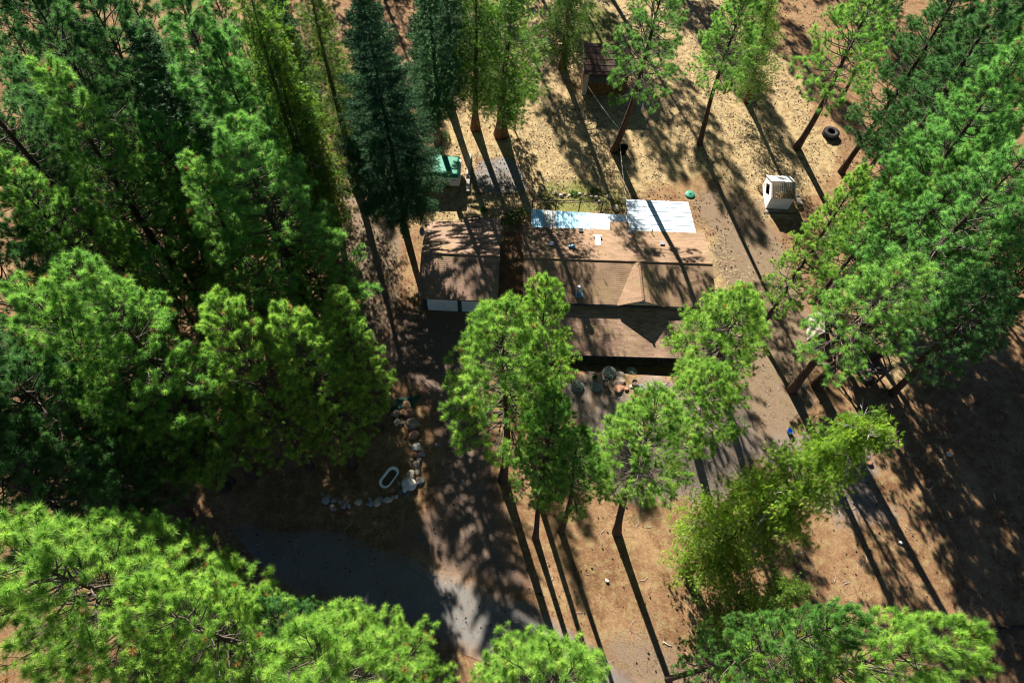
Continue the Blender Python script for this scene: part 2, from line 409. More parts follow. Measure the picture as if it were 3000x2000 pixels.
def sheet(name, pts, mat, lift, inset, label, wobble=0.5, seed=1):
    """a flat patch with an irregular outline; 'edge' runs from 0 at the rim to 1 inside"""
    rs = np.random.default_rng(seed)
    P = [Vector(p) for p in pts]; out = []
    for i, a in enumerate(P):
        b = P[(i+1) % len(P)]; n = max(1, int((b-a).length / 0.6))
        out += [a.lerp(b, k/n) for k in range(n)]
    n = len(out)
    w = rs.normal(size=n) * wobble
    w = (w + np.roll(w, 1) + np.roll(w, -1) + np.roll(w, 2)) / 4
    area = sum(out[i].x*out[(i+1) % n].y - out[(i+1) % n].x*out[i].y for i in range(n))
    sg = 1 if area > 0 else -1
    nor = []
    for i in range(n):
        d = (out[(i+2) % n] - out[i-2]).normalized(); nor.append(Vector((-d.y, d.x)) * sg)
    rim = [out[i] + nor[i]*w[i] for i in range(n)]
    import bmesh
    bm = bmesh.new()
    rv = [bm.verts.new((p.x, p.y, lift + float(berm(p.x, p.y)))) for p in rim]
    for i in range(n): bm.edges.new((rv[i], rv[(i+1) % n]))
    bmesh.ops.triangle_fill(bm, use_beauty=True, use_dissolve=False, edges=bm.edges[:])
    for _ in range(4):
        bmesh.ops.subdivide_edges(bm, edges=[e for e in bm.edges if e.calc_length() > 1.2], cuts=1)
        bmesh.ops.triangulate(bm, faces=bm.faces[:])
    for f in bm.faces:
        if f.normal.z < 0: f.normal_flip()
    m2 = bpy.data.meshes.new(name); bm.to_mesh(m2); bm.free()
    co = np.zeros(len(m2.vertices)*3); m2.vertices.foreach_get('co', co); co = co.reshape(-1, 3)
    e = np.clip(sdist(co[:, 0], co[:, 1], [tuple(p) for p in rim]) / inset, 0, 1)
    m2.attributes.new('edge', 'FLOAT', 'POINT').data.foreach_set('value', e.astype(np.float32))
    m2.materials.append(mat); m2.update()
    o = bpy.data.objects.new(name, m2); COL.objects.link(o)
    return tag(o, label, kind='structure')
sheet('driveway', poly_px([(1130, 905), (1290, 890), (1520, 905), (1470, 1060), (1400, 1150), (1440, 1330), (1500, 1560), (1620, 1770), (1400, 1720), (1150, 1600), (1240, 1480), (1290, 1330), (1240, 1160), (1110, 1060)]), M_DRIVE, 0.012, 2.2, 'packed dirt driveway running from the garage to the road', 0.6, 2)
sheet('road', poly_px([(560, 1540), (760, 1545), (1000, 1560), (1200, 1625), (1400, 1705), (1580, 1790), (1760, 1900), (2000, 2080), (1900, 2180), (1700, 2060), (1450, 1960), (1280, 1870), (1000, 1760), (760, 1700), (500, 1690)]), M_ROAD, 0.024, 1.8, 'narrow old asphalt road curving past the driveway', 0.3, 3)
sheet('gravel_pad', poly_px([(1392, 463), (1440, 460), (1492, 452), (1530, 500), (1560, 570), (1470, 575), (1400, 570), (1385, 520)]), M_PAD, 0.012, 0.9, 'square pad of grey gravel beside the camper', 0.3, 4)

# ------------------------------------------------------------------ trees
def unit(a): return a / (np.linalg.norm(a, axis=-1, keepdims=True) + 1e-9)
def tuft_tris(P, A, k, ln, w, spread, rs, back=0.10):
    """needle bursts: k thin triangles at each point P around axis A"""
    n = len(P)
    P2, A2 = np.repeat(P, k, 0), np.repeat(A, k, 0)
    d = unit(A2 * (1.15 - spread) + unit(rs.normal(size=(n*k, 3))) * (0.35 + spread) + np.array([0, 0, 0.10]))
    L = ln * rs.uniform(0.72, 1.15, (n*k, 1))
    base = P2 - A2 * rs.uniform(0, back, (n*k, 1))
    sd = unit(np.cross(d, unit(rs.normal(size=(n*k, 3)))))
    T = np.stack([base + sd*w/2, base - sd*w/2, base + d*L], 1)
    return T
def pine(seed, h, cb, Rm, nb, ntuft, k=74, ln=0.265, shape=0.62, w=0.0150, spread=0.80, droop=0.0, lopsided=0.12):
    rs = np.random.default_rng(seed)
    tr, br = MB(), MB()
    zz = np.linspace(0, h, 12)
    ph = rs.uniform(0, 6, 2)
    bend = lambda z: Vector((0.18*math.sin(z*0.22+ph[0]), 0.18*math.sin(z*0.19+ph[1]), z)) * 1.0
    r0 = 0.0135*h
    trad = lambda z: max(0.03, r0 * (1 - z/h)**0.8 + (0.09*r0/0.3) * math.exp(-z/0.5))
    tr.tube([bend(z) for z in zz], [trad(z) for z in zz], 9)
    P, A = [], []
    la = rs.uniform(0, 6.28)
    for i in range(nb):
        u = (i + 0.5 + rs.uniform(-0.4, 0.4)) / nb
        z = h * (cb + (1 - cb) * u**0.92)
        az = i * 2.39996 + rs.uniform(-0.5, 0.5)
        prof = min(1.0, (u + 0.22) / 0.40) * (1 - u*0.985)**shape
        L = Rm * prof * rs.uniform(0.74, 1.12) * (1 + lopsided*math.cos(az - la)) + 0.25
        el0 = -0.25 + 0.95*u + rs.uniform(-0.15, 0.15) - droop
        p0 = bend(z); pts = [p0]
        hd = Vector((math.cos(az), math.sin(az), 0)); d = hd*math.cos(el0) + Vector((0, 0, math.sin(el0)))
        ns = 6
        for s in range(ns):
            d = (d + Vector((rs.normal()*0.10, rs.normal()*0.10, 0.07 + rs.normal()*0.05))).normalized()
            pts.append(pts[-1] + d*(L/ns))
        rb = 0.012 + 0.013*L
        br.tube(pts, [rb*(1-0.8*s/ns) for s in range(ns+1)], 5, False)
        nt = max(3, int(ntuft * (0.35 + L/Rm) * rs.uniform(0.8, 1.2)))
        for j in range(nt):
            s = 1.0 if j == 0 else 0.3 + 0.7*rs.random()**0.6
            q = s*ns; a = min(int(q), ns-1); pb = pts[a].lerp(pts[a+1], q - a)
            dr = (pts[a+1]-pts[a]).normalized()
            if j == 0: tip, ax = pb, dr
            else:
                sdv = dr.cross(Vector((0, 0, 1))).normalized() * rs.choice([-1, 1])
                ax = (dr*0.6 + sdv*rs.uniform(0.3, 1.0) + Vector((0, 0, rs.uniform(-0.05, 0.75)))).normalized()
                tl = min(1.1, 0.2 + L*0.26*(1.15-s)) * rs.uniform(0.6, 1.3) + 0.12
                tip = pb + ax*tl
                br.tube([pb, tip], [0.011, 0.006], 3, False)
            P.append(tip); A.append((ax + Vector((0, 0, 0.35))).normalized())
    for j in range(6):
        P.append(bend(h) + Vector((rs.normal()*0.12, rs.normal()*0.12, -0.15*j + 0.1))); A.append(Vector((rs.normal()*0.5, rs.normal()*0.5, 1)).normalized())
    P, A = np.array([tuple(p) for p in P]), np.array([tuple(p) for p in A])
    T = tuft_tris(P, A, k, ln, w, spread, rs)
    tint = np.repeat(np.clip(rs.normal(0.5, 0.27, len(P)), 0, 1), k) + rs.normal(0, 0.10, len(P)*k)
    dead = np.repeat(rs.random(len(P)) < 0.02, k)
    return tr, br, T, np.where(dead, 0.0, np.clip(tint, 0.06, 1))
def fir(seed, h, cb, Rm, nb, droop=0.3, tw=0.26):
    rs = np.random.default_rng(seed); tr, br = MB(), MB()
    r0 = 0.0125*h
    tr.tube([(0, 0, z) for z in np.linspace(0, h, 10)], [max(0.02, r0*(1-z/h)**0.9 + 0.1*math.exp(-z/0.5)) for z in np.linspace(0, h, 10)], 8)
    TT, TI = [], []
    for i in range(nb):
        u = (i + 0.5)/nb; z = h*(cb + (1-cb)*u); az = i*2.39996 + rs.uniform(-0.4, 0.4)
        L = Rm*(1-u*0.97)**0.85*min(1, (u+0.22)/0.45)*rs.uniform(0.65, 1.15) + 0.2
        el = -droop + 0.75*u + rs.uniform(-0.12, 0.12)
        d = Vector((math.cos(az)*math.cos(el), math.sin(az)*math.cos(el), math.sin(el))); pts = [Vector((0, 0, z))]
        ns = 6
        for s in range(ns):
            d = (d + Vector((rs.normal()*0.05, rs.normal()*0.05, 0.05))).normalized(); pts.append(pts[-1] + d*L/ns)
        br.tube(pts, [0.012 + 0.009*L*(1-s/ns) for s in range(ns+1)], 4, False)
        nt = int(9 + L*8)
        sidea = Vector((0, 0, 1)).cross(d).normalized()
        tint = float(np.clip(rs.normal(0.5, 0.2), 0, 1))
        for j in range(nt):
            s = 0.18 + 0.82*(j+rs.random())/nt; q = s*ns; a = min(int(q), ns-1); pb = pts[a].lerp(pts[a+1], q-a)
            dr = (pts[a+1]-pts[a]).normalized()
            ax = (dr*0.75 + sidea*((-1)**j)*rs.uniform(0.6, 1.0) + Vector((0, 0, rs.uniform(-0.35, 0.1)))).normalized()
            tl = (0.25 + 0.5*L*(1.05-s)*0.6)*rs.uniform(0.7, 1.2)
            m = max(6, int(tl/0.055)); ss = np.linspace(0.05, 1, m)
            base = np.array(pb)[None] + np.outer(ss*tl, np.array(ax)) - np.outer((ss*tl)**2*0.12, [0, 0, 1])
            for sg in (-1, 1):
                nd_ = unit(np.array(ax)*0.7 + sg*np.cross(np.array(ax), [0, 0, 1.0])*0.8 + rs.normal(size=(m, 3))*0.28)
                wd = unit(np.cross(nd_, unit(rs.normal(size=(m, 3)) + np.array([0, 0, 1.2]))))
                ln = tw*rs.uniform(0.5, 1.0, (m, 1))*(1.1-ss[:, None]*0.5)
                TT.append(np.stack([base + wd*0.026, base - wd*0.026, base + nd_*ln], 1)); TI.append(np.clip(np.full(m, tint) + rs.normal(0, 0.12, m), 0.06, 1))
    return tr, br, np.concatenate(TT), np.concatenate(TI)
def cedar(seed, h, cb, Rm, nb, ns_per=16, dead=0, shape=0.6, fan=0.30, k=20):
    rs = np.random.default_rng(seed); tr, br, dd = MB(), MB(), MB()
    r0 = 0.0155*h
    zz = np.linspace(0, h, 10)
    tr.tube([(0.12*math.sin(z*0.3), 0.1*math.sin(z*0.23+1), z) for z in zz], [max(0.02, r0*(1-z/h) + 0.22*math.exp(-z/0.6)) for z in zz], 9)
    P, A, TI = [], [], []
    for i in range(nb):
        u = (i+0.5)/nb; z = h*(cb+(1-cb)*u); az = i*2.39996 + rs.uniform(-0.6, 0.6)
        L = Rm*min(1, (u+0.3)/0.5)*(1-u*0.97)**shape*rs.uniform(0.5, 1.25) + 0.25
        el = -0.15+0.6*u+rs.uniform(-0.2, 0.2)
        d = Vector((math.cos(az)*math.cos(el), math.sin(az)*math.cos(el), math.sin(el))); pts = [Vector((0, 0, z))]
        for s in range(5):
            d = (d + Vector((rs.normal()*0.12, rs.normal()*0.12, -0.02+rs.normal()*0.08))).normalized(); pts.append(pts[-1]+d*L/5)
        isdead = rs.random() < dead
        (dd if isdead else br).tube(pts, [0.010+0.012*L*(1-s/5) for s in range(6)], 4, False)
        if isdead:
            for j in range(9):
                q = rs.uniform(1, 5); a = min(int(q), 4); pb = pts[a].lerp(pts[a+1], q-a)
                ax = (d + Vector(rs.normal(size=3))*0.8).normalized(); dd.tube([pb, pb+ax*rs.uniform(0.3, 0.8)], [0.016, 0.007], 3, False)
            if rs.random() < 0.6: continue
        ti = np.clip(rs.normal(0.5, 0.2), 0, 1)
        for j in range(int(ns_per*(0.4+L/Rm))):
            s = 0.15+0.85*rs.random()**0.7; q = s*5; a = min(int(q), 4); pb = pts[a].lerp(pts[a+1], q-a)
            off = Vector(rs.normal(size=3))*0.22*(0.5+L/Rm)
            P.append(tuple(pb+off)); A.append(tuple((d*0.8 + Vector(rs.normal(size=3))*0.6 + Vector((0, 0, rs.uniform(-0.5, 0.35)))).normalized())); TI.append(0.0 if rs.random() < 0.025 else np.clip(ti+rs.normal(0, 0.12), 0.06, 1))
    for j in range(8): P.append((rs.normal()*0.1, rs.normal()*0.1, h-0.12*j)); A.append((0, 0, 1)); TI.append(0.5)
    P, A = np.array(P), np.array(A)
    n = len(P)
    sd = unit(np.cross(A, unit(rs.normal(size=(n, 3)))))         # the fan's plane
    nn = np.cross(A, sd)
    ang = rs.uniform(-1.25, 1.25, (n, k))
    d = (A[:, None]*np.cos(ang)[..., None] + sd[:, None]*np.sin(ang)[..., None] + nn[:, None]*rs.normal(0, 0.22, (n, k, 1)))
    L = fan*rs.uniform(0.5, 1.1, (n, k, 1))
    wv = sd[:, None]*np.cos(ang)[..., None] - A[:, None]*np.sin(ang)[..., None]
    wv = unit(wv + nn[:, None]*rs.normal(0, 0.5, (n, k, 1)))
    mid = P[:, None] + d*L*0.35
    T = np.stack([mid - wv*0.014 - d*L*0.3, mid + wv*0.014 + d*L*0.1, P[:, None] + d*L], 2).reshape(-1, 3, 3)
    return tr, br, T, np.repeat(np.array(TI), k), dd

PROTO = {}
def make_proto(key, parts, bark, foliage, h):
    tr, br, T, ti = parts[:4]
    nlive = len(br.f)
    if len(parts) > 4: br.add(parts[4].v, parts[4].f)
    trm = tr.build('trunk', bark, None, True); brm = br.build('branches', M_TWIG, None, True)
    brm.data.materials.append(M_DEADWOOD)                   # bare grey branches of the old cedar
    for f in brm.data.polygons[nlive:]: f.material_index = 1
    cm = tris_mesh('crown', T, foliage, ti); cr = bpy.data.objects.new('crown', cm)
    objs = [trm, brm, cr]
    for o in objs[:2]: COL.objects.unlink(o)
    PROTO[key] = (objs, h)
PINES = {  # seed, h, crown base, radius, branches, tufts, profile
    'wide':   (11, 24, 0.24, 4.2, 130, 19, 0.54),
    'full':   (12, 25, 0.22, 3.8, 135, 18.5, 0.55),
    'slim':   (13, 26, 0.24, 3.0, 130, 15, 0.57),
    'round':  (14, 22, 0.26, 3.9, 120, 19, 0.45),
    'broad':  (15, 24, 0.32, 4.2, 125, 21, 0.42),
    'airy':   (16, 24, 0.44, 3.3, 85, 13, 0.55),
    'bare':   (18, 24, 0.47, 3.5, 105, 17, 0.48),
    'tall':   (17, 28, 0.40, 3.3, 110, 13, 0.55)}
for k_, (sd_, h_, cb_, r_, nb_, nt_, sh_) in PINES.items():
    make_proto(k_, pine(sd_, h_, cb_, r_, nb_, nt_, shape=sh_), M_BARK, M_NEEDLE, h_)
make_proto('fir', fir(21, 28, 0.16, 6.0, 360), M_BARK_FIR, M_FIR, 28)
make_proto('thin_fir', fir(22, 24, 0.24, 2.9, 180), M_BARK_FIR, M_FIR, 24)
make_proto('cedar', cedar(31, 22, 0.14, 3.3, 180, 40, 0.0, 0.6, 0.24, 15), M_BARK_CEDAR, M_CEDAR, 22)
make_proto('slim_cedar', cedar(32, 22, 0.2, 2.3, 150, 38, 0.03, 0.6, 0.24, 15), M_BARK_CEDAR, M_CEDAR, 22)
make_proto('old_cedar', cedar(33, 18, 0.10, 3.3, 220, 70, 0.16, 0.5, 0.23, 16), M_BARK_CEDAR, M_CEDAR, 18)
make_proto('sapling', pine(41, 6, 0.12, 1.0, 60, 7, 26, 0.22, 0.8, 0.02), M_BARK, M_NEEDLE, 6)

def tree(kind, label, apex=None, base=None, h=None, wide=1.0, tint=(1, 1, 1), rz=None, group='pines of the forest around the house', cat='pine tree', name='pine_tree'):
    """apex/base are spots in the photograph (2352 px wide reading); h the tree's height in metres"""
    objs, ph = PROTO[kind]
    if kind in PINES and (base or apex[1] > 1200): wide *= 0.93
    h = h or ph
    top = at(apex[0]*K, apex[1]*K, h) if apex else None
    if base: b = at(base[0]*K, base[1]*K, 0)
    else: b = Vector((top.x, top.y, 0))
    b.z = float(gz(b.x, b.y)) - 0.05
    e = bpy.data.objects.new(name, None); COL.objects.link(e)
    tag(e, label, cat, group)
    e.location = b
    s = h / ph
    e.scale = (s*wide, s*wide, s)
    rz = random.uniform(0, 6.28) if rz is None else rz
    q = Matrix.Rotation(rz, 3, 'Z')
    if base and apex:
        up = (top - b).normalized()
        q = Vector((0, 0, 1)).rotation_difference(up).to_matrix() @ q
    e.rotation_euler = q.to_euler()
    for o in objs:
        c = o.copy(); COL.objects.link(c); c.parent = e
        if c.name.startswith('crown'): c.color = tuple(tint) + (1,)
    return e
COOL, MIDT, WARM, DARK = (1.15, 1.38, 1.35), (1.4, 1.45, 1.15), (1.7, 1.55, 1.08), (0.5, 0.7, 0.8)  # crown hues; brightness also paints in sunlit crowns, DARK the shade of gaps
CED = dict(group='cedars of the forest', cat='cedar tree', name='cedar_tree')
FIRS = dict(group='firs of the forest', cat='fir tree', name='fir_tree')
CON = dict(group='dark conifers of the forest', cat='conifer', name='conifer_tree')
# --- near the camera, bottom edge
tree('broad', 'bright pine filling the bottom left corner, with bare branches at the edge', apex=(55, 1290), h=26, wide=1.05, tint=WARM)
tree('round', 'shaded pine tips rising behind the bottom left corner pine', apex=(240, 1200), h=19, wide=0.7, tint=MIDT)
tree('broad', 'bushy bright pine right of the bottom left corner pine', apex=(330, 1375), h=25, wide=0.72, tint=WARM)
tree('round', 'dark shaded pine at the near edge of the asphalt road', apex=(610, 1400), h=18, wide=0.7, tint=DARK)  # dark tint stands in for the shaded gap between the bottom crowns
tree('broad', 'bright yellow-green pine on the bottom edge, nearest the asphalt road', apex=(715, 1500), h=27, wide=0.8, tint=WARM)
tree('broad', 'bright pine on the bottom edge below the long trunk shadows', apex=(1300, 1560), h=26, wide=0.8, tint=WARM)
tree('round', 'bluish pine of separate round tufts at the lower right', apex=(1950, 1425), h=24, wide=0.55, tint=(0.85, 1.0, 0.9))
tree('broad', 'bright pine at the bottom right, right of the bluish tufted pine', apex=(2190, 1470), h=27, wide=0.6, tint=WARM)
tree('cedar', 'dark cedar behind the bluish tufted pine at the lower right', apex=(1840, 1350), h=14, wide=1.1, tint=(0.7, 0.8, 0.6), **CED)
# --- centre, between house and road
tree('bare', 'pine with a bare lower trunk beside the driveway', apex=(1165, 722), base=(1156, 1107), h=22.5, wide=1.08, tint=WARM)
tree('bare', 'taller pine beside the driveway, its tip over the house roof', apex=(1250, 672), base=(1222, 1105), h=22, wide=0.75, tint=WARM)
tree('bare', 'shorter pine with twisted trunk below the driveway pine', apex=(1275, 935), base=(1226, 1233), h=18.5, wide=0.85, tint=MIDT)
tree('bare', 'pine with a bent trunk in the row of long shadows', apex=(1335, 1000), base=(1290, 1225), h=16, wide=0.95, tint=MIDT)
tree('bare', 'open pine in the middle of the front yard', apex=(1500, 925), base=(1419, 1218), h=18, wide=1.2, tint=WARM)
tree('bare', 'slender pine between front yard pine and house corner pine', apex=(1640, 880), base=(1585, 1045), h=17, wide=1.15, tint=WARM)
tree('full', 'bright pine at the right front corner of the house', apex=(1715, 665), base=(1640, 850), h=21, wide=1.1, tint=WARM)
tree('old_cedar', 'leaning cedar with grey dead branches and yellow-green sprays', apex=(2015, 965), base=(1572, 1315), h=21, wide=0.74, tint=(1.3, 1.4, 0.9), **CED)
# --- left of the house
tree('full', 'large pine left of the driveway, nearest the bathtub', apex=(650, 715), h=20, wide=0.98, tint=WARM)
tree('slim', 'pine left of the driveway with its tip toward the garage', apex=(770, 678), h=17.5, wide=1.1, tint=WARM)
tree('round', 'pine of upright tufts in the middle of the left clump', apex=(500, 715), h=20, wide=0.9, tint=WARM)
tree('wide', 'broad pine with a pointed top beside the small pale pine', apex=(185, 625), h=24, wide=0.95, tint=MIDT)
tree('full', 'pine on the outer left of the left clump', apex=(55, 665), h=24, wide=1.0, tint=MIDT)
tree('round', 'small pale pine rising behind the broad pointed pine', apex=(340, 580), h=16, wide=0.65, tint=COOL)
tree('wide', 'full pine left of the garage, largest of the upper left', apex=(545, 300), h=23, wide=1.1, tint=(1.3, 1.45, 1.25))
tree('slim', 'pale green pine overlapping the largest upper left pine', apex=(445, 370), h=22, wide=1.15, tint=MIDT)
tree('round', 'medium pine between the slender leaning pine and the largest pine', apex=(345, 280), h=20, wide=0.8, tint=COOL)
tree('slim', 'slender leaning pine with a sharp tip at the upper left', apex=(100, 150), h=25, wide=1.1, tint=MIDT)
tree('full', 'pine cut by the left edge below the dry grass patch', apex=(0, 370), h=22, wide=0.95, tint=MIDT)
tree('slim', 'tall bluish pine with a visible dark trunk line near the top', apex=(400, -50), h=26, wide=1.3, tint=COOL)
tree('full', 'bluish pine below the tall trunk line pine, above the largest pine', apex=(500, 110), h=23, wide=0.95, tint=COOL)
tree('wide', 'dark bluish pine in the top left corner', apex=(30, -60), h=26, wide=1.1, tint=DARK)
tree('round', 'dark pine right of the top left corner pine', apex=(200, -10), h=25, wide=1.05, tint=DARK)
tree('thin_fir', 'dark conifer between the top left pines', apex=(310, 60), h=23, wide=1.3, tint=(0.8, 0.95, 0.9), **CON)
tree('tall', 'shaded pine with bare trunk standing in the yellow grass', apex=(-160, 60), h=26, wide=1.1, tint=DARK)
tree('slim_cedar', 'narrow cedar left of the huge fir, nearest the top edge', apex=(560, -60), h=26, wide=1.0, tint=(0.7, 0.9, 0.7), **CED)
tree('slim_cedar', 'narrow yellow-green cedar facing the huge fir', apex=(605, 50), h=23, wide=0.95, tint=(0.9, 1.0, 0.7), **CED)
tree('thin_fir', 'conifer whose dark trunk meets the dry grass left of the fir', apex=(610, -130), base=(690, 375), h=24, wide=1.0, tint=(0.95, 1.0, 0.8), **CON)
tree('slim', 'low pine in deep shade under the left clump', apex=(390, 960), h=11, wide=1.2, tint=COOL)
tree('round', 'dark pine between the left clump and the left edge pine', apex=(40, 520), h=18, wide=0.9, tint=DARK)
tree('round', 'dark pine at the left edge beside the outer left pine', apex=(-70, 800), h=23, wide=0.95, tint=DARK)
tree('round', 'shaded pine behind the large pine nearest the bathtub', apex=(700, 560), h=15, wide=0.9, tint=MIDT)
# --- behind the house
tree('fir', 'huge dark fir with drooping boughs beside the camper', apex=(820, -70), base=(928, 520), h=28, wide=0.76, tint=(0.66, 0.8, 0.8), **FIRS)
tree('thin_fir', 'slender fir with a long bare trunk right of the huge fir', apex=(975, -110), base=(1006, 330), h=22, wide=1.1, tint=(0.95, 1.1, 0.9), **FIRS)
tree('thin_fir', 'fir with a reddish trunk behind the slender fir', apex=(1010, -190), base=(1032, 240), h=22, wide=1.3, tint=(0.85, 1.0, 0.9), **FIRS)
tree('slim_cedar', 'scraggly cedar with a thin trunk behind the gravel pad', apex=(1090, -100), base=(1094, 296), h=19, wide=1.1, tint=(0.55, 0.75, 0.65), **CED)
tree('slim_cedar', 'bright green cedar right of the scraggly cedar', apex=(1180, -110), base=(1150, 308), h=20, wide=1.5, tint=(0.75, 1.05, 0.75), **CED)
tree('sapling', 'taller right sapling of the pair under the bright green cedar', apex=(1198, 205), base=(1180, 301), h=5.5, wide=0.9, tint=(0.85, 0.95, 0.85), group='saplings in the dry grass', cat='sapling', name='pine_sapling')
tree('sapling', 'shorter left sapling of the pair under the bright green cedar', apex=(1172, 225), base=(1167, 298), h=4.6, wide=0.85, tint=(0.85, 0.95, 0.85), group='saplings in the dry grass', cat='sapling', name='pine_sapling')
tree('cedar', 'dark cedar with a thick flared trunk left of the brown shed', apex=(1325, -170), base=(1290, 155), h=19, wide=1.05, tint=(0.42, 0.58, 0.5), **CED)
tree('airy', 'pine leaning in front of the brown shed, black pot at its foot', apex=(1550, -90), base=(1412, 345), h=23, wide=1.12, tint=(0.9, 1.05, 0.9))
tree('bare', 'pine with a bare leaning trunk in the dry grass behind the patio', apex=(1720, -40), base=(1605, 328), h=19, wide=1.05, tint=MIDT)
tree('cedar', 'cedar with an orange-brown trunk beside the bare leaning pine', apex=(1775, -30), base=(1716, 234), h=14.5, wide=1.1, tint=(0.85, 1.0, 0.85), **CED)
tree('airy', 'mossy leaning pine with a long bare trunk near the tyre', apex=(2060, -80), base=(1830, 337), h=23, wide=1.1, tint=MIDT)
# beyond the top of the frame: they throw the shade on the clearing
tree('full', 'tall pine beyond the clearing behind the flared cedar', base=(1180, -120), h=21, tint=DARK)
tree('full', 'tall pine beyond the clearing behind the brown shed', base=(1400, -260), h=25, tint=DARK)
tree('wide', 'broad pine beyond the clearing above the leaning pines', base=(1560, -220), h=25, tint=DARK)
tree('full', 'tall pine beyond the clearing above the cedar with orange trunk', base=(1700, -260), h=26, tint=DARK)
tree('wide', 'broad pine beyond the clearing above the mossy pine', base=(1850, -150), h=24, tint=DARK)
# --- right side
tree('full', 'bright pine right of the white shelter reaching toward the house', apex=(1985, 395), h=18, wide=0.85, tint=WARM)
tree('full', 'low pine between the white shelter pine and the pale pine', apex=(2095, 400), h=15, wide=0.95, tint=MIDT)
tree('full', 'bluish pine at the right edge below the edge pair', apex=(2335, 430), h=18, wide=0.9, tint=COOL)
tree('round', 'dark pine at the right edge above the slope', apex=(2420, 560), h=15, wide=0.9, tint=DARK)
tree('bare', 'pale pine crown with a sharp tip in the middle right', apex=(2250, 345), h=20, wide=1.0, tint=(1.25, 1.4, 1.25))
tree('wide', 'big bluish pine beside the mossy leaning trunk', apex=(2440, 60), h=21, wide=1.0, tint=COOL)
tree('full', 'bluish pine below the big bluish pine, right of the tyre', apex=(2290, 195), h=17, wide=0.9, tint=COOL)
tree('full', 'bluish pine touching the upper right edge', apex=(2345, 130), h=24, wide=1.1, tint=COOL)
tree('round', 'pine between the big bluish pine and the right edge pine', apex=(2310, 190), h=19, wide=0.95, tint=COOL)
tree('slim', 'dark pine in the top right corner', apex=(2360, -60), h=24, wide=1.3, tint=DARK)
tree('full', 'dark pine at the top edge left of the corner pine', apex=(2260, -110), h=21, wide=1.0, tint=DARK)
tree('airy', 'pine with a dark leaning trunk rising over the wooden platform', apex=(2105, 600), base=(1815, 895), h=20, wide=1.3, tint=MIDT)
tree('airy', 'dark pine with a short visible trunk right of the wooden platform', apex=(2300, 640), base=(2052, 905), h=19, wide=1.2, tint=DARK)
tree('bare', 'shaded pine at the right edge above the bare slope', apex=(2345, 510), h=18, wide=0.9, tint=COOL)
tree('tall', 'pine at the right edge below the bluish edge pine', apex=(2390, 330), h=25, wide=1.1, tint=COOL)
tree('bare', 'dark pine below the pale sharp tipped pine', apex=(2200, 510), h=15, wide=0.9, tint=MIDT)
# edges of the frame and just beyond it
tree('full', 'low dark pine in the far top left corner', apex=(-20, 70), h=13, wide=1.1, tint=DARK)
tree('round', 'low shaded pine at the top edge, second from the left corner', apex=(120, 30), h=13, wide=1.0, tint=DARK)
tree('full', 'low dark pine at the left edge below the top left corner', apex=(-10, 300), h=14, wide=1.1, tint=DARK)
tree('full', 'low dark pine at the top edge between trunk line pine and cedars', apex=(640, 20), h=13, wide=0.9, tint=DARK)
tree('full', 'low shaded pine at the top edge above the tyre', apex=(2090, -60), h=13, wide=1.0, tint=DARK)
tree('round', 'low shaded pine at the top edge nearest the right corner', apex=(2260, -90), h=14, wide=1.1, tint=DARK)
tree('full', 'low pine in the far top right corner', apex=(2370, -40), h=14, wide=1.1, tint=COOL)
tree('full', 'low pine at the right edge above the slope', apex=(2400, 620), h=13, wide=1.0, tint=COOL)
tree('full', 'low pine at the right edge below the bluish edge crowns', apex=(2420, 470), h=14, wide=1.0, tint=COOL)
tree('full', 'dark pine behind the sharp tip of the slender leaning pine', apex=(40, 150), h=19, wide=1.0, tint=DARK)
tree('round', 'shaded pine right of the slender leaning pine', apex=(250, 150), h=17, wide=0.9, tint=DARK)
tree('full', 'dark pine deep in the gap below the pale green pine', apex=(390, 480), h=13, wide=0.9, tint=DARK)
tree('round', 'dark pine low in the gap above the broad pointed pine', apex=(200, 480), h=12, wide=0.8, tint=DARK)
tree('round', 'dark pine low between the left clump and the grey log', apex=(120, 830), h=14, wide=0.9, tint=DARK)
tree('full', 'dark pine at the left edge above the yellow grass', apex=(-40, 260), h=20, wide=1.0, tint=DARK)
tree('wide', 'bluish pine at the right edge under the big bluish pine', apex=(2300, 300), h=17, wide=0.8, tint=COOL)
tree('slim_cedar', 'dark cedar right of the narrow yellow-green cedar', apex=(655, 70), h=18, wide=1.0, tint=(0.75, 0.85, 0.7), **CED)
tree('slim_cedar', 'dark cedar at the top edge left of the huge fir', apex=(700, -90), h=20, wide=1.1, tint=(0.7, 0.8, 0.7), **CED)
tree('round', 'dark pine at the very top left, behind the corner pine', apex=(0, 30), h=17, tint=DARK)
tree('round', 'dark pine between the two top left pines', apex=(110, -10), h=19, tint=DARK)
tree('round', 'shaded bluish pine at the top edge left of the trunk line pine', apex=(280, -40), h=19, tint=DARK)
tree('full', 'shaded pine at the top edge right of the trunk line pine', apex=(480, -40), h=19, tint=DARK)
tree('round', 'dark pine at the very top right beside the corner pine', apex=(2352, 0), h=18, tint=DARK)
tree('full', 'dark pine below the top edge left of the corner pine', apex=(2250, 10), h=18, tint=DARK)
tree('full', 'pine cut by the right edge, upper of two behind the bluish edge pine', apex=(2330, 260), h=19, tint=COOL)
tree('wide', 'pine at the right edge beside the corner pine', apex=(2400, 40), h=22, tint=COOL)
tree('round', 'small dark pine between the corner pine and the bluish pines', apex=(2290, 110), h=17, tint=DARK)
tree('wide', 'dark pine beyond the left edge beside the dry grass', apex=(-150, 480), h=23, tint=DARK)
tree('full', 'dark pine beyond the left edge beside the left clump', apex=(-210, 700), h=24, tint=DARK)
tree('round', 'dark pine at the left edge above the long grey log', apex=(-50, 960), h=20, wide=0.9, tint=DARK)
tree('wide', 'dark pine beyond the left edge above the long grey log', apex=(-230, 980), h=23, tint=DARK)
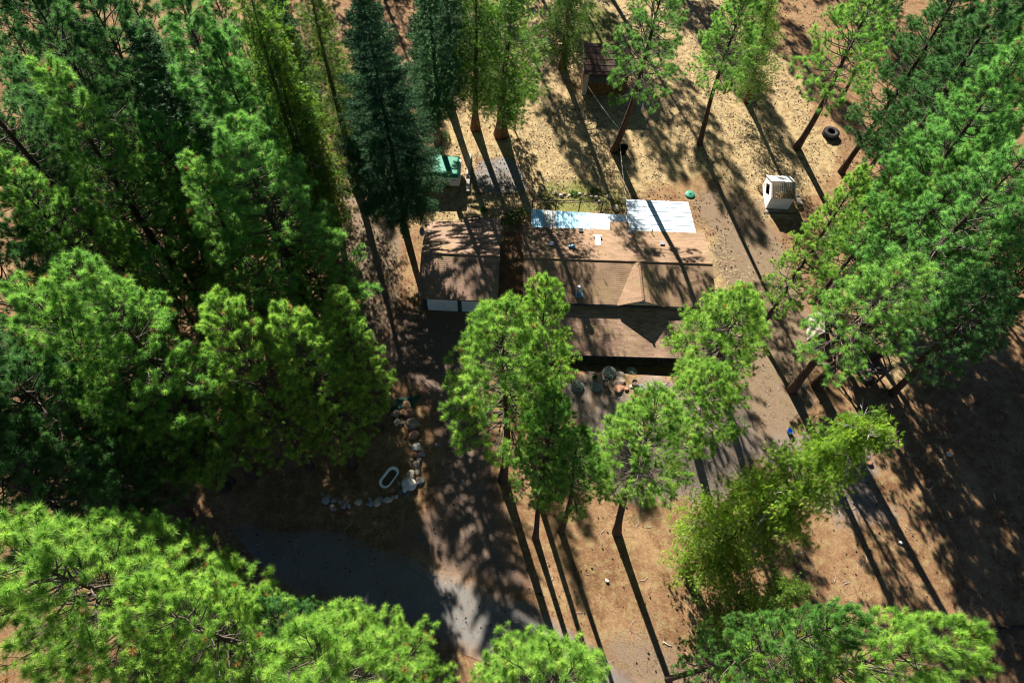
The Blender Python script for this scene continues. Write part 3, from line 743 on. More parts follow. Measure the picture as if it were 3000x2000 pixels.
for k_, (bx_, by_) in enumerate([(-250, 60), (130, -40), (420, -80), (700, -130), (820, -180), (940, -260), (2300, -60), (2120, -180), (2450, 100), (1090, -130), (1230, -170), (1340, -110), (1470, -150)]):
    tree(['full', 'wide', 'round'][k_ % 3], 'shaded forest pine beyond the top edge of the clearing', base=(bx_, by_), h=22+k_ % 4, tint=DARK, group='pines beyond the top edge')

# ------------------------------------------------------------------ house
ZE = 2.75
FL, FR_, RL, RR = at(1532, 884, ZE), at(2098, 903, ZE), at(1537, 665, ZE), at(2068, 683, ZE)
hyaw = math.atan2(FR_.y-FL.y + RR.y-RL.y, FR_.x-FL.x + RR.x-RL.x)
HL = ((FR_-FL).length + (RR-RL).length)/2
HD = ((RL-FL).length + (RR-FR_).length)/2
house = thing('ranch_house', (FL.x, FL.y, 0), 'long low house with tan shingle roof and small front dormer', 'house', hyaw)
HI = Matrix.Translation((FL.x, FL.y, 0)) @ Matrix.Rotation(hyaw, 4, 'Z'); HI.invert()
def hl(px, py, z): return HI @ at(px, py, z)
RISE = 0.68
RY = HD/2
def slope_courses(mb, x0, x1, ya, za, yb, zb, step=0.165, butt=0.008):
    """shingle courses from the eave (ya, za) up to the ridge (yb, zb): overlapping strips with a real butt edge"""
    n = max(2, int(abs(math.hypot(yb-ya, zb-za))/step)); fl = yb < ya
    for i in range(n):
        t0, t1 = i/n, (i+1)/n
        y0, y1 = ya+(yb-ya)*t0, ya+(yb-ya)*t1; z0, z1 = za+(zb-za)*t0, za+(zb-za)*t1
        a = [(x0, y0, z0+butt), (x1, y0, z0+butt), (x1, y1, z1+0.002), (x0, y1, z1+0.002), (x0, y0, z0-0.02), (x1, y0, z0-0.02)]
        f = [(0, 1, 2, 3), (4, 5, 1, 0)] if not fl else [(3, 2, 1, 0), (0, 1, 5, 4)]
        mb.add(a, f)
def gable_roof(name, mat, x0, x1, y0, y1, ze, rise, parent, thick=0.14, ridge=0.5):
    yr = y0 + (y1-y0)*ridge; mb = MB()
    slope_courses(mb, x0, x1, y0, ze, yr, ze+rise); slope_courses(mb, x0, x1, y1, ze, yr, ze+rise)
    mb.tube([(x0, yr, ze+rise+0.005), (x1, yr, ze+rise+0.005)], 0.07, 8)
    # underside and rake boards
    mb.add([(x0, y0, ze-0.02), (x1, y0, ze-0.02), (x1, y0, ze-thick), (x0, y0, ze-thick), (x0, yr, ze+rise-thick), (x1, yr, ze+rise-thick), (x0, y1, ze-0.02), (x1, y1, ze-0.02), (x1, y1, ze-thick), (x0, y1, ze-thick), (x0, yr, ze+rise-0.01), (x1, yr, ze+rise-0.01)],
           [(3, 2, 1, 0), (4, 5, 2, 3), (8, 5, 4, 9), (6, 7, 8, 9), (0, 10, 4, 3), (10, 6, 9, 4), (1, 2, 5, 11), (11, 5, 8, 7)])
    return mb.build(name, mat, parent)
wb = MB().box(0.25, HL-0.25, 0.35, HD-0.35, 0.0, ZE-0.06)
wb.add([(0.25, 0.35, ZE-0.06), (0.25, HD-0.35, ZE-0.06), (0.25, RY, ZE+RISE-0.2)], [(0, 1, 2)]).add([(HL-0.25, 0.35, ZE-0.06), (HL-0.25, HD-0.35, ZE-0.06), (HL-0.25, RY, ZE+RISE-0.2)], [(0, 2, 1)])
wb.build('wall', M_SIDING, house)
hroof = gable_roof('roof', M_SHINGLE, 0, HL, 0, HD, ZE, RISE, house)
MB().box(0.0, HL, -0.075, -0.006, ZE-0.16, ZE-0.03).build('gutter', M_TRIM, house)
rz_ = lambda y: ZE + RISE*(1-abs(y-RY)/RY)          # roof height at depth y
# dormer: a small gable that faces the front
dp = hl(1879, 876, ZE+0.75); dl = hl(1812, 888, ZE); dr_ = hl(1943, 895, ZE)
dx = (dl.x+dr_.x)/2; dw = (dr_.x-dl.x)/2 + 0.1; dz = ZE + 0.82
mb = MB(); fy = -0.10
yb_ = RY - 0.12
nseg = 9
for sg in (-1, 1):
    # strips from the ridge down to the valley, each a course
    for i in range(nseg):
        t0, t1 = i/nseg, (i+1)/nseg                      # 0 at ridge, 1 at eave
        xs0, xs1 = dx+sg*dw*t0, dx+sg*dw*t1
        z0, z1 = dz-(dz-ZE-0.02)*t0, dz-(dz-ZE-0.02)*t1
        yv = lambda z: max(fy+0.02, min(yb_, (z-ZE)/RISE*RY))
        vs = [(xs0, fy, z0+0.0), (xs1, fy, z1+0.028), (xs1, yv(z1), z1+0.028), (xs0, yv(z0), z0+0.0), (xs1, fy, z1), (xs1, yv(z1), z1)]
        mb.add(vs, [(0, 1, 2, 3), (1, 4, 5, 2)] if sg < 0 else [(3, 2, 1, 0), (2, 5, 4, 1)])
for i in range(22):
    y0 = fy + (yb_-fy)*i/22
    mb.tube([(dx, y0, dz+0.04), (dx, y0+(yb_-fy)/22*0.92, dz+0.012)], [0.10, 0.085], 7)
mb.add([(dx-dw, fy-0.012, ZE-0.03), (dx, fy-0.012, dz-0.06), (dx+dw, fy-0.012, ZE-0.03), (dx+dw, fy-0.012, ZE+0.05), (dx, fy-0.012, dz+0.03), (dx-dw, fy-0.012, ZE+0.05)], [(0, 1, 4, 5), (1, 2, 3, 4)])
dorm = mb.build('dormer_roof', M_SHINGLE, house)
dwl = MB().add([(dx-dw+0.1, fy+0.14, ZE-0.02), (dx+dw-0.1, fy+0.14, ZE-0.02), (dx, fy+0.14, dz-0.08)], [(0, 1, 2)]).build('dormer_wall', M_SIDING, house)
wm = MB(); ws = MB()
arc = [(dx+0.38*math.cos(a), dz-0.62+0.34*math.sin(a)) for a in np.linspace(0, math.pi, 17)]
ws.add([(x, fy+0.120, z) for x, z in arc], [tuple(range(17))])
wm.tube([(x, fy+0.11, z) for x, z in arc] + [(arc[0][0], fy+0.11, arc[0][1])], 0.028, 6)
for a in np.linspace(0, math.pi, 5)[1:-1]: wm.bar((dx, fy+0.11, dz-0.62), (dx+0.37*math.cos(a), fy+0.11, dz-0.62+0.33*math.sin(a)), 0.025, 0.025, (0, 1, 0))
win = wm.build('dormer_window', M_WHITE, house); ws.build('pane', M_GLASS, win)
# porch roof in front
PZ0, PZ1 = 2.4, 1.7
pr = hl(1940, 1047, PZ1); plx = hl(1691, 1040, PZ1)
py1 = (pr.y+plx.y)/2
px0 = hl(1560, 990, 2.1).x; px1 = hl(2065, 985, 2.1).x
mb = MB(); slope_courses(mb, px0, px1, py1, PZ1, 0.34, PZ0, 0.165, 0.012)
mb.add([(px0, py1, PZ1-0.12), (px1, py1, PZ1-0.12), (px1, 0.34, PZ0-0.12), (px0, 0.34, PZ0-0.12), (px0, py1, PZ1), (px1, py1, PZ1), (px1, 0.34, PZ0), (px0, 0.34, PZ0)],
       [(3, 2, 1, 0), (0, 1, 5, 4), (0, 4, 7, 3), (1, 2, 6, 5)])
mb.build('porch_roof', M_SHINGLE_PORCH, house)
MB().box(px0, px1, py1-0.03, py1-0.004, PZ1-0.16, PZ1-0.0).build('porch_fascia', M_TRIM, house)
for i in range(5):
    x = px0+0.25+(px1-px0-0.5)*i/4
    MB().box(x-0.06, x+0.06, py1+0.2, py1+0.32, 0, PZ1-0.1).build('porch_post', M_WOOD, house)
MB().box(px0+0.1, px1-0.1, py1+0.1, 0.34, 0.02, 0.22).build('porch_floor', M_WOOD, house)
# things fixed on the roof
def on_roof(px, py, zz=3.0):
    for _ in range(4): p = hl(px, py, zz); zz = rz_(p.y)
    return p
def roof_vent(px, py, s=0.28, mat=M_METAL):
    p = on_roof(px, py); MB().box(p.x-s/2, p.x+s/2, p.y-s/2, p.y+s/2, p.z-0.05, p.z+0.12).box(p.x-s/2-0.04, p.x+s/2+0.04, p.y-s/2-0.04, p.y+s/2+0.04, p.z+0.12, p.z+0.15).build('roof_vent', mat, house)
roof_vent(1616, 716); roof_vent(1939, 714); roof_vent(1701, 677, 0.26, M_TRIM)
p = on_roof(1678, 724); MB().lathe([(0.2, -0.05), (0.2, 0.12), (0.16, 0.2), (0.0, 0.24)], 18, p).build('round_vent', M_BLUEVENT, house, True)
p = on_roof(1668, 725); MB().lathe([(0.1, -0.05), (0.1, 0.18), (0.0, 0.2)], 14, p).build('vent_pipe', M_BLUEVENT, house, True)
p = on_roof(1752, 706)
MB().box(p.x-0.26, p.x+0.2, p.y-0.5, p.y+0.36, p.z-0.14, p.z+0.14).box(p.x-0.36, p.x+0.28, p.y+0.36, p.y+0.52, p.z-0.02, p.z+0.17).build('skylight', M_WHITE, house)
p = on_roof(1696, 860)
fl_ = MB(); fl_.box(p.x-0.3, p.x+0.3, p.y-0.3, p.y+0.2, p.z-0.07, p.z+0.03); fl_.build('pipe_flashing', M_BLUEVENT, house)
sp_ = MB().lathe([(0.17, 0.03), (0.17, 0.42), (0.22, 0.46), (0.22, 0.52), (0.15, 0.52), (0.15, 0.78)], 18, p).build('stove_pipe', M_METAL, house, True)
MB().lathe([(0.0, 0.93), (0.24, 0.84), (0.25, 0.78), (0.15, 0.78)], 18, p).build('pipe_cap', M_METAL, sp_, True)
for px in (1574, 1618): 
    p = hl(px, 671, ZE); MB().tube([(p.x, p.y-0.25, ZE+0.06), (p.x, p.y+0.5, ZE-0.02)], 0.03, 6).build('awning_bracket', M_IRON, house)
p = on_roof(1844, 678)
MB().tube([(p.x, p.y-0.1, p.z), (p.x-0.1, p.y-0.05, p.z+1.3), (p.x-0.05, p.y+0.05, p.z+1.5)], 0.035, 8).box(p.x-0.14, p.x+0.14, p.y-0.2, p.y+0.12, p.z-0.03, p.z+0.06).build('service_mast', M_METAL, house)
p = on_roof(1909, 682)
MB().tube([(p.x, p.y-0.1, p.z), (p.x, p.y, p.z+0.4)], 0.04, 8).build('vent_pipe', M_IRON, house)

# rear awnings
def corrugated(mb, P00, P10, P01, P11, nr, amp):
    """rows run along 0->1 of the second index; ribs repeat along the first"""
    n = nr*4; vs = []
    for j, (A, B) in enumerate(((P00, P10), (P01, P11))):
        for i in range(n+1):
            q = A.lerp(B, i/n); vs.append((q.x, q.y, q.z + amp*math.sin(i*math.pi/2)))
    mb.add(vs, [(i, i+1, n+2+i, n+1+i) for i in range(n)]); return mb
aw = thing('corrugated_awning', at(1650, 645, 0), 'long strip of pale blue corrugated awning panels along the rear eave', 'awning')
IA = Matrix.Translation(aw.location).inverted()
def awpt(px, py, z): return IA @ at(px, py, z)
ZA0, ZA1 = 2.62, 2.45
def strip(xa, xb, mat, name):
    f = lambda x: 0.0
    ytop = lambda x: 613 + (x-1557)*0.062; ybot = lambda x: 665.5 + (x-1557)*0.036
    mb = MB(); A, B = awpt(xa, ytop(xa), ZA1), awpt(xb, ytop(xb), ZA1); C, D_ = awpt(xa, ybot(xa), ZA0), awpt(xb, ybot(xb), ZA0)
    corrugated(mb, C, D_, A, B, max(4, int((B-A).length/0.13)), 0.028)
    return mb.build(name, mat, aw)
strip(1557, 1592, M_AWN_BLUE, 'blue_panel'); strip(1592.3, 1625.7, M_AWN_GREY, 'clear_panel'); strip(1626, 1732, M_AWN_BLUE, 'blue_panel')
strip(1732.3, 1747.7, M_AWN_GREY, 'clear_panel'); strip(1748, 1836, M_AWN_WHITE, 'white_panel')
for px, py in ((1560, 616), (1640, 621), (1730, 626), (1832, 631)):
    p = awpt(px, py, 0); q = awpt(px, py, ZA1); MB().box(q.x-0.05, q.x+0.05, q.y-0.1, q.y, 0, ZA1-0.04).build('post', M_WOOD, aw)
for fr in (0.15, 0.5, 0.85):
    a0 = awpt(1557, 613+(52)*fr, ZA1+(ZA0-ZA1)*fr); b0 = awpt(1836, 630+45*fr, ZA1+(ZA0-ZA1)*fr)
    MB().bar((a0.x, a0.y, a0.z-0.08), (b0.x, b0.y, b0.z-0.08), 0.05, 0.09).build('purlin', M_WOOD, aw)
pc = thing('patio_cover', at(1930, 632, 0), 'large white ribbed metal patio cover behind the house', 'patio cover')
IA = Matrix.Translation(pc.location).inverted()
ZP0, ZP1 = 2.75, 2.5
c0, c1, c2, c3 = awpt(1834, 584, ZP1), awpt(2016, 592, ZP1), awpt(2040, 682, ZP0), awpt(1842, 676, ZP0)
mb = MB(); mb.add([c0, c1, c2, c3, c0-Vector((0, 0, 0.09)), c1-Vector((0, 0, 0.09)), c2-Vector((0, 0, 0.09)), c3-Vector((0, 0, 0.09))], [(3, 2, 1, 0), (4, 5, 6, 7), (0, 1, 5, 4), (1, 2, 6, 5), (2, 3, 7, 6), (3, 0, 4, 7)])
mb.build('roof_panel', M_AWN_WHITE, pc)
for i in range(17):
    a = c0.lerp(c1, (i+0.5)/17); b_ = c3.lerp(c2, (i+0.5)/17)
    if i in (5, 11): MB().bar(a+Vector((0, 0, 0.03)), b_+Vector((0, 0, 0.03)), 0.09, 0.06).build('cover_rib', M_WHITE, pc)
for i in range(7):
    a = c0.lerp(c3, (i+0.5)/7); b_ = c1.lerp(c2, (i+0.5)/7)
    MB().bar(a+Vector((0, 0, 0.012)), b_+Vector((0, 0, 0.012)), 0.035, 0.02).build('panel_seam', M_SEAM, pc)
for q, w_ in ((c0, 0.2), (c1, -0.2)): MB().box(q.x+w_-0.05, q.x+w_+0.05, q.y-0.3, q.y-0.2, 0, ZP1-0.08).build('post', M_WHITE, pc)
mb = MB(); q = [IA @ at(x, y, 2.78) for x, y in ((1786, 649), (1840, 651), (1843, 677), (1786, 673))]
slope_b = MB(); slope_b.add(q + [v-Vector((0, 0, 0.1)) for v in q], [(3, 2, 1, 0), (4, 5, 6, 7), (0, 1, 5, 4), (1, 2, 6, 5), (2, 3, 7, 6), (3, 0, 4, 7)])
slope_b.build('tan_roof_piece', M_SHINGLE, pc)

# pipe fence behind the awning
pf = thing('pipe_fence', at(1660, 608, 0), 'dark rusty pipe fence with two rails behind the corrugated awning', 'fence')
IA = Matrix.Translation(pf.location).inverted()
tops = [awpt(x, y, 1.7) for x, y in ((1562, 584), (1631, 587), (1701, 588.5), (1767, 591))]
for i, q in enumerate(tops): MB().tube([(q.x, q.y, 0), (q.x, q.y, 1.85 if i == 0 else 1.74)], 0.05, 8).build('post', M_IRON, pf)
for i in range(3):
    for z in ((1.68, 1.45) if i < 2 else (1.66,)): MB().tube([(tops[i].x, tops[i].y-0.0, z), (tops[i+1].x, tops[i+1].y, z)], 0.035, 6).build('rail', M_IRON, pf)

# ------------------------------------------------------------------ garage
GE = 2.5
g0, g1, g2, g3 = at(1223, 872, GE), at(1458, 878, GE), at(1465, 652, GE), at(1242, 671, GE)
gyaw = math.atan2(g1.y-g0.y, g1.x-g0.x)*0.6
GLn = (g1-g0).length; GD = ((g2-g1).length)
gar = thing('garage', (g0.x, g0.y, 0), 'detached two-door garage with brown shingle roof left of the house', 'garage', gyaw)
GI = (Matrix.Translation((g0.x, g0.y, 0)) @ Matrix.Rotation(gyaw, 4, 'Z')).inverted()
gl = lambda px, py, z: GI @ at(px, py, z)
rp = gl(1345, 744, GE+0.9); gr = rp.y/GD
gable_roof('roof', M_SHINGLE_RED, 0, GLn, 0, GD, GE, 0.85, gar, 0.14, gr)
MB().box(0.3, GLn-0.3, 0.55, GD-0.3, 0, GE-0.05).build('wall', M_TRIM, gar)
for a, b_ in ((0.62, 0.62+GLn*0.385), (GLn*0.54, GLn*0.54+GLn*0.385)):
    mb = MB()
    for k in range(4): mb.box(a, b_, 0.50, 0.546, 0.05+k*0.54, 0.05+k*0.54+0.53)
    d = mb.build('garage_door', M_DOORW, gar); MB().box((a+b_)/2-0.08, (a+b_)/2+0.08, 0.46, 0.5, 0.75, 0.79).build('handle', M_METAL, d)
e0, e1 = gl(1348, 633, 2.25), gl(1465, 633, 2.25)
mb = MB(); slope_courses(mb, e0.x, GLn-0.02, e0.y, 2.2, GD-0.1, 2.42, 0.165, 0.011)
mb.add([(e0.x, GD-0.1, 2.3), (GLn-0.02, GD-0.1, 2.3), (GLn-0.02, e0.y, 2.1), (e0.x, e0.y, 2.1)], [(0, 1, 2, 3)])
mb.build('lean_to_roof', M_SHINGLE_RED, gar); MB().box(e0.x+0.15, GLn-0.2, GD-0.29, e0.y-0.15, 0, 2.12).build('lean_to_wall', M_TRIM, gar)
p = gl(1246, 682, 3.1)
sd_ = MB(); sd_.lathe([(0.0, 0.0), (0.14, 0.015), (0.26, 0.05), (0.36, 0.11), (0.36, 0.125), (0.26, 0.07), (0.0, 0.02)], 22)
dish = sd_.build('satellite_dish', M_BLUEVENT, gar, True); dish.location = (p.x-0.15, p.y, p.z+0.15); dish.rotation_euler = (R(62), 0, R(-60))
MB().tube([(p.x, p.y, 2.6), (p.x, p.y, p.z), (p.x-0.12, p.y, p.z+0.15)], 0.025, 6).tube([(p.x-0.1, p.y, p.z+0.1), (p.x+0.45, p.y-0.15, p.z+0.3)], 0.018, 6).build('dish_mount', M_METAL, gar)
p = gl(1395, 641, 2.35)
MB().lathe([(0.36, 0.0), (0.42, 0.02), (0.42, 0.06), (0.34, 0.07), (0.30, 0.03)], 24, (p.x, p.y, p.z), 1, 0.5).build('roof_ring', M_TRIM, gar, True)

# ------------------------------------------------------------------ brown shed
b0, b1 = at(1710, 216, 2.7), at(1850, 221, 2.7)
sw = (b1-b0).length; syaw = math.atan2(b1.y-b0.y, b1.x-b0.x)
sh = thing('brown_shed', (b0.x, b0.y, 0), 'brown wooden shed with dark metal roof at the back of the clearing', 'shed', syaw)
SI = (Matrix.Translation((b0.x, b0.y, 0)) @ Matrix.Rotation(syaw, 4, 'Z')).inverted()
sd2 = (SI @ at(1713, 126, 3.75)).y
mb = MB(); mb.add([(0, 0, 2.7), (sw, 0, 2.7), (sw, sd2, 3.75), (0, sd2, 3.75), (0, 0, 2.6), (sw, 0, 2.6), (sw, sd2, 3.65), (0, sd2, 3.65)], [(0, 1, 2, 3), (7, 6, 5, 4), (4, 5, 1, 0), (5, 6, 2, 1), (6, 7, 3, 2), (7, 4, 0, 3)])
for i in range(5):
    t = (i+0.5)/5; mb.bar((0, sd2*t, 2.7+1.05*t+0.012), (sw, sd2*t, 2.7+1.05*t+0.012), 0.03, 0.024)
mb.build('roof', M_BROWN_ROOF, sh)
M_BOARD = bark_mat('brown_boards', (0.05, 0.025, 0.012), (0.17, 0.085, 0.035), (0.28, 0.15, 0.07))
M_BOARD_EDGE = plain('pale_edge_board', (0.4, 0.34, 0.28), 0.8)
mb = MB(); nb_ = 22
for i in range(nb_):
    x = 0.2 + (sw-0.4)*i/nb_; mb.box(x, x+(sw-0.4)/nb_*0.9, 0.25 - 0.012*(i % 2), 0.3, 0, 2.62)
mb.box(0.18, sw-0.18, 0.301, 0.34, 0, 2.6)
mb.add([(0.18, 0.3, 0), (0.18, sd2-0.2, 0), (0.18, sd2-0.2, 3.5), (0.18, 0.3, 2.62)], [(0, 1, 2, 3)]).add([(sw-0.18, 0.3, 0), (sw-0.18, sd2-0.2, 0), (sw-0.18, sd2-0.2, 3.5), (sw-0.18, 0.3, 2.62)], [(3, 2, 1, 0)])
mb.add([(0.18, sd2-0.2, 0), (sw-0.18, sd2-0.2, 0), (sw-0.18, sd2-0.2, 3.5), (0.18, sd2-0.2, 3.5)], [(0, 1, 2, 3)])
mb.build('wall', M_BOARD, sh)
MB().box(0.16, 0.6, 0.2, 0.236, 0, 2.6).build('corner_board', M_PLYGREY, sh)
MB().bar((-0.03, 0, 2.66), (-0.03, sd2, 3.71), 0.05, 0.16).build('rake_board', M_BOARD_EDGE, sh)
mb = MB(); mb.add([(0.62, -0.5, 2.1), (2.35, -0.5, 2.1), (2.35, 0.22, 2.4), (0.62, 0.22, 2.4), (0.62, -0.5, 2.05), (2.35, -0.5, 2.05), (2.35, 0.22, 2.35), (0.62, 0.22, 2.35)], [(0, 1, 2, 3), (7, 6, 5, 4), (4, 5, 1, 0), (5, 6, 2, 1), (6, 7, 3, 2), (7, 4, 0, 3)])
mb.build('door_canopy', M_WOOD, sh)

# ------------------------------------------------------------------ white shelter
w0 = at(2243, 611, 0); w1 = at(2309, 614, 0)
wyaw = math.atan2(w1.y-w0.y, w1.x-w0.x)
ww = (w1-w0).length
wsh = thing('animal_shelter', (w0.x, w0.y, 0), 'small white shelter with a diamond opening and ribbed roof strewn with needles', 'shelter', wyaw)
WD, we, wr_ = 2.5, 1.55, 2.2
mb = MB()
mb.add([(0, 0, 0), (ww, 0, 0), (ww, 0, we), (0, 0, we)], [(0, 1, 2, 3)]).add([(0, WD, 0), (ww, WD, 0), (ww, WD, we), (0, WD, we)], [(3, 2, 1, 0)])
mb.add([(ww, 0, 0), (ww, WD, 0), (ww, WD, we), (ww, WD/2, wr_-0.03), (ww, 0, we)], [(0, 1, 2, 3, 4)])
# left gable wall with a diamond hole
o_ = [(0, 0), (WD, 0), (WD, we), (WD/2, wr_-0.03), (0, we)]; dm = [(WD*0.52, 0.62), (WD*0.80, 1.12), (WD*0.52, 1.66), (WD*0.24, 1.12)]
vs = [(0, a, b_) for a, b_ in o_ + dm]
mb.add(vs, [(0, 5, 1), (1, 5, 6), (1, 6, 2), (2, 6, 3), (6, 7, 3), (3, 7, 4), (7, 8, 4), (4, 8, 0), (8, 5, 0)])
mb.build('wall', M_WHITE, wsh)
mb = MB(); mb.box(0.05, ww-0.05, 0.05, WD-0.05, 0.02, 0.06).box(ww*0.5, ww*0.5+0.04, 0.05, WD-0.05, 0.06, we-0.1); mb.build('inner_wall', M_BLACK, wsh)
def slab(mb, p, th=0.05): return mb.add(p + [(a, b_, c-th) for a, b_, c in p], [(0, 1, 2, 3), (7, 6, 5, 4), (4, 5, 1, 0), (5, 6, 2, 1), (6, 7, 3, 2), (7, 4, 0, 3)])
slab(MB(), [(-0.06, WD/2, wr_), (ww+0.06, WD/2, wr_), (ww+0.06, WD+0.1, we-0.02), (-0.06, WD+0.1, we-0.02)]).build('rear_roof', M_WHITE, wsh)
mb = slab(MB(), [(-0.04, -0.1, we-0.03), (ww+0.04, -0.1, we-0.03), (ww+0.04, WD/2-0.004, wr_-0.005), (-0.04, WD/2-0.004, wr_-0.005)])
M_TANRIB = plain('tan_ribbed_metal', (0.42, 0.34, 0.27), 0.55, 0.15)
for i in range(11):
    x = ww*(i+0.4)/11; mb.bar((x, -0.1, we-0.01), (x, WD/2-0.02, wr_+0.015), 0.05, 0.05)
fr_ = mb.build('front_roof', M_TANRIB, wsh)
T = []
rs = np.random.default_rng(5)
for i in range(420):
    x = ww*(0.12 + 0.86*rs.random()**0.6); t = rs.random()**1.3*0.62
    if t > 0.2 + 0.45*x/ww: continue
    p = np.array([x, -0.1+t*(WD/2), we+0.0+t*(wr_-we)+0.03]); a = rs.uniform(0, 6.28); d = np.array([math.cos(a), math.sin(a), rs.uniform(0, 0.25)])*rs.uniform(0.06, 0.18); s_ = np.array([-d[1], d[0], 0.02])*0.25
    T.append([p-s_, p+s_, p+d])
M_LITTER = plain('dry_needle_litter', (0.26, 0.18, 0.08), 0.95, 0.4, 10)
lt = bpy.data.objects.new('needle_litter', tris_mesh('needle_litter', np.array(T), M_LITTER)); COL.objects.link(lt); lt.parent = wsh; lt['kind'] = 'stuff'
def plank(px, py, L, w, ang, label, mat=M_WOOD, z=0.03, h=0.06, name='wooden_plank', cat='plank'):
    p = at(px, py, 0); p.z = float(gz(p.x, p.y))
    t = thing(name, p, label, cat, R(ang)); 
    o = MB().box(-L/2, L/2, -w/2, w/2, z-h/2, z+h/2).build('board', mat, t); return t
plank(2285, 624, 3.0, 0.2, 3, 'long dark plank lying in front of the white shelter')
plank(2262, 620, 1.3, 0.16, -2, 'short grey plank at the left foot of the white shelter', M_STICK)
# slatted pallet right of the shelter
pl = thing('wooden_pallet', at(2334, 592, 0), 'slatted pale wooden pallet leaning by the right wall of the white shelter', 'pallet', R(8))
for i in range(7): MB().box(-0.15, 0.3, -0.5+i*0.17, -0.5+i*0.17+0.1, 0.32, 0.35).build('slat', M_STICK, pl)
for x in (-0.12, 0.25): MB().box(x-0.03, x+0.03, -0.52, 0.66, 0, 0.318).build('bearer', M_WOOD, pl)

# ------------------------------------------------------------------ camper
cp = thing('camper_trailer', (-7.9, 43.6, 0), 'folded white camper trailer under a green tarp beside the huge fir', 'camper', R(3))
def rbox(mb, x0, x1, y0, y1, z0, z1, r=0.12, n=4, sag=0.0):
    """box with rounded vertical and top edges"""
    rings = []
    for zi, ins in [(z0, 0)] + [(z1-r+r*math.sin(a), r*(1-math.cos(a))) for a in np.linspace(0, math.pi/2, n)]:
        ring = []
        for cx, cy, s0 in ((x1-r, y1-r, 0), (x0+r, y1-r, 1), (x0+r, y0+r, 2), (x1-r, y0+r, 3)):
            for a in np.linspace(0, math.pi/2, n):
                th = a + s0*math.pi/2; rr = r - ins*0.999
                ring.append((cx+rr*math.cos(th), cy+rr*math.sin(th), zi))
        rings.append(ring)
    m_ = len(rings[0]); vs = [v for rg in rings for v in rg]
    fs = [(i*m_+k, i*m_+(k+1) % m_, (i+1)*m_+(k+1) % m_, (i+1)*m_+k) for i in range(len(rings)-1) for k in range(m_)]
    fs += [tuple((len(rings)-1)*m_+k for k in range(m_)), tuple(range(m_))[::-1]]
    return mb.add(vs, fs)
mb = MB(); ar = 0.42
# lower body with a wheel arch cut in both long sides
for x0_, x1_, z0_ in ((-2.0, 0.35, 0.38), (0.35, 1.15, 0.82), (1.15, 2.05, 0.38)): mb.box(x0_, x1_-0.002, -1.15, 1.15, z0_, 0.98)
mb.build('body', M_WHITE, cp)
rbox(MB(), -2.02, 2.0, -1.06, 1.17, 0.982, 1.28, 0.05).build('upper_body', M_WHITE, cp)
MB().box(-1.9, 1.95, -1.156, -1.152, 1.0, 1.02).box(-1.9, 1.7, -1.068, -1.063, 1.06, 1.13).build('stripe', M_STRIPE, cp)
MB().box(1.96, 2.12, -1.12, 1.2, 0.5, 1.25).build('end_wall', M_WHITE, cp)
tp = rbox(MB(), -2.08, 1.98, -1.04, 1.2, 1.22, 1.78, 0.16, 5)
vv = []
for x, y, z in tp.v:
    vv.append((x, y, z + (0.05*math.sin(x*2.3)+0.04*math.sin(y*4+x) if z > 1.5 else 0)))
tp.v = vv
tarp = tp.build('tarp_cover', M_GREEN_TARP, cp, False)
MB().tube([(-2.1, 0.1, 1.80), (-1.0, 0.1, 1.84), (0, 0.12, 1.86), (0.2, 0.1, 1.85)], 0.012, 5).build('rope', M_TRIM, cp)
for y in (-1.06, 1.06):
    w_ = MB(); w_.lathe([(0.16, -0.09), (0.30, -0.1), (0.33, -0.05), (0.33, 0.05), (0.30, 0.1), (0.16, 0.09), (0.16, -0.09)], 22)
    wo = w_.build('wheel', M_RUBBER, cp, True); wo.rotation_euler = (R(90), 0, 0); wo.location = (0.75, y, 0.33)
    rm_ = MB().lathe([(0.0, 0.05), (0.16, 0.06), (0.16, -0.06), (0.0, -0.05)], 16).build('rim', M_METAL, wo)
MB().bar((-2.0, -0.5, 0.45), (-3.2, 0, 0.45), 0.08, 0.1).bar((-2.0, 0.5, 0.45), (-3.2, 0, 0.45), 0.08, 0.1).build('tow_bar', M_IRON, cp)
# white weathered beam
ba, bb = at(1375, 456, 0), at(1371, 565, 0)
bt = thing('timber_beam', (ba+bb)/2, 'long weathered white timber beam between camper and gravel pad', 'beam', math.atan2(bb.y-ba.y, bb.x-ba.x))
Lb = (bb-ba).length
mb = MB()
for k in range(3): mb.box(-Lb/2+k*Lb/3, -Lb/2+(k+1)*Lb/3-0.02, -0.17-0.02*k, 0.15-0.01*k, 0, 0.32-0.03*k)
mb.build('beam', M_DEADWOOD, bt)
for x in (-0.9, 0.1, 1.6): MB().lathe([(0.05, 0.0), (0.05, 0.325), (0.0, 0.33)], 8, (x, -0.02, 0)).build('bolt', M_IRON, bt)

# ------------------------------------------------------------------ small things
def bucket(px, py, label, mat, r=0.3, h=0.5, name='bucket', cat='bucket', fill=None, z=None):
    p = at(px, py, 0 if z is None else z)
    if z is None: p.z = float(gz(p.x, p.y))
    t = thing(name, p, label, cat)
    MB().lathe([(0.0, 0.0), (r*0.8, 0.0), (r, h), (r*1.07, h), (r*1.07, h-0.04), (r*1.0, h-0.05)], 22).lathe([(r*0.93, h), (r*0.78, 0.05), (0, 0.05)], 22).lathe([(r*1.07, h), (r*0.93, h)], 22).build('shell', mat, t, True)
    if fill: MB().lathe([(0, h*0.82), (r*0.89, h*0.8)], 22).build('soil', fill, t)
    return t
bucket(1823, 448, 'large black pot standing at the foot of the pine before the brown shed', M_BLACK, 0.42, 0.75, 'plant_pot', 'pot')
bucket(1852, 288, 'small black pot standing in the shade right of the brown shed', M_BLACK, 0.3, 0.5, 'plant_pot', 'pot')
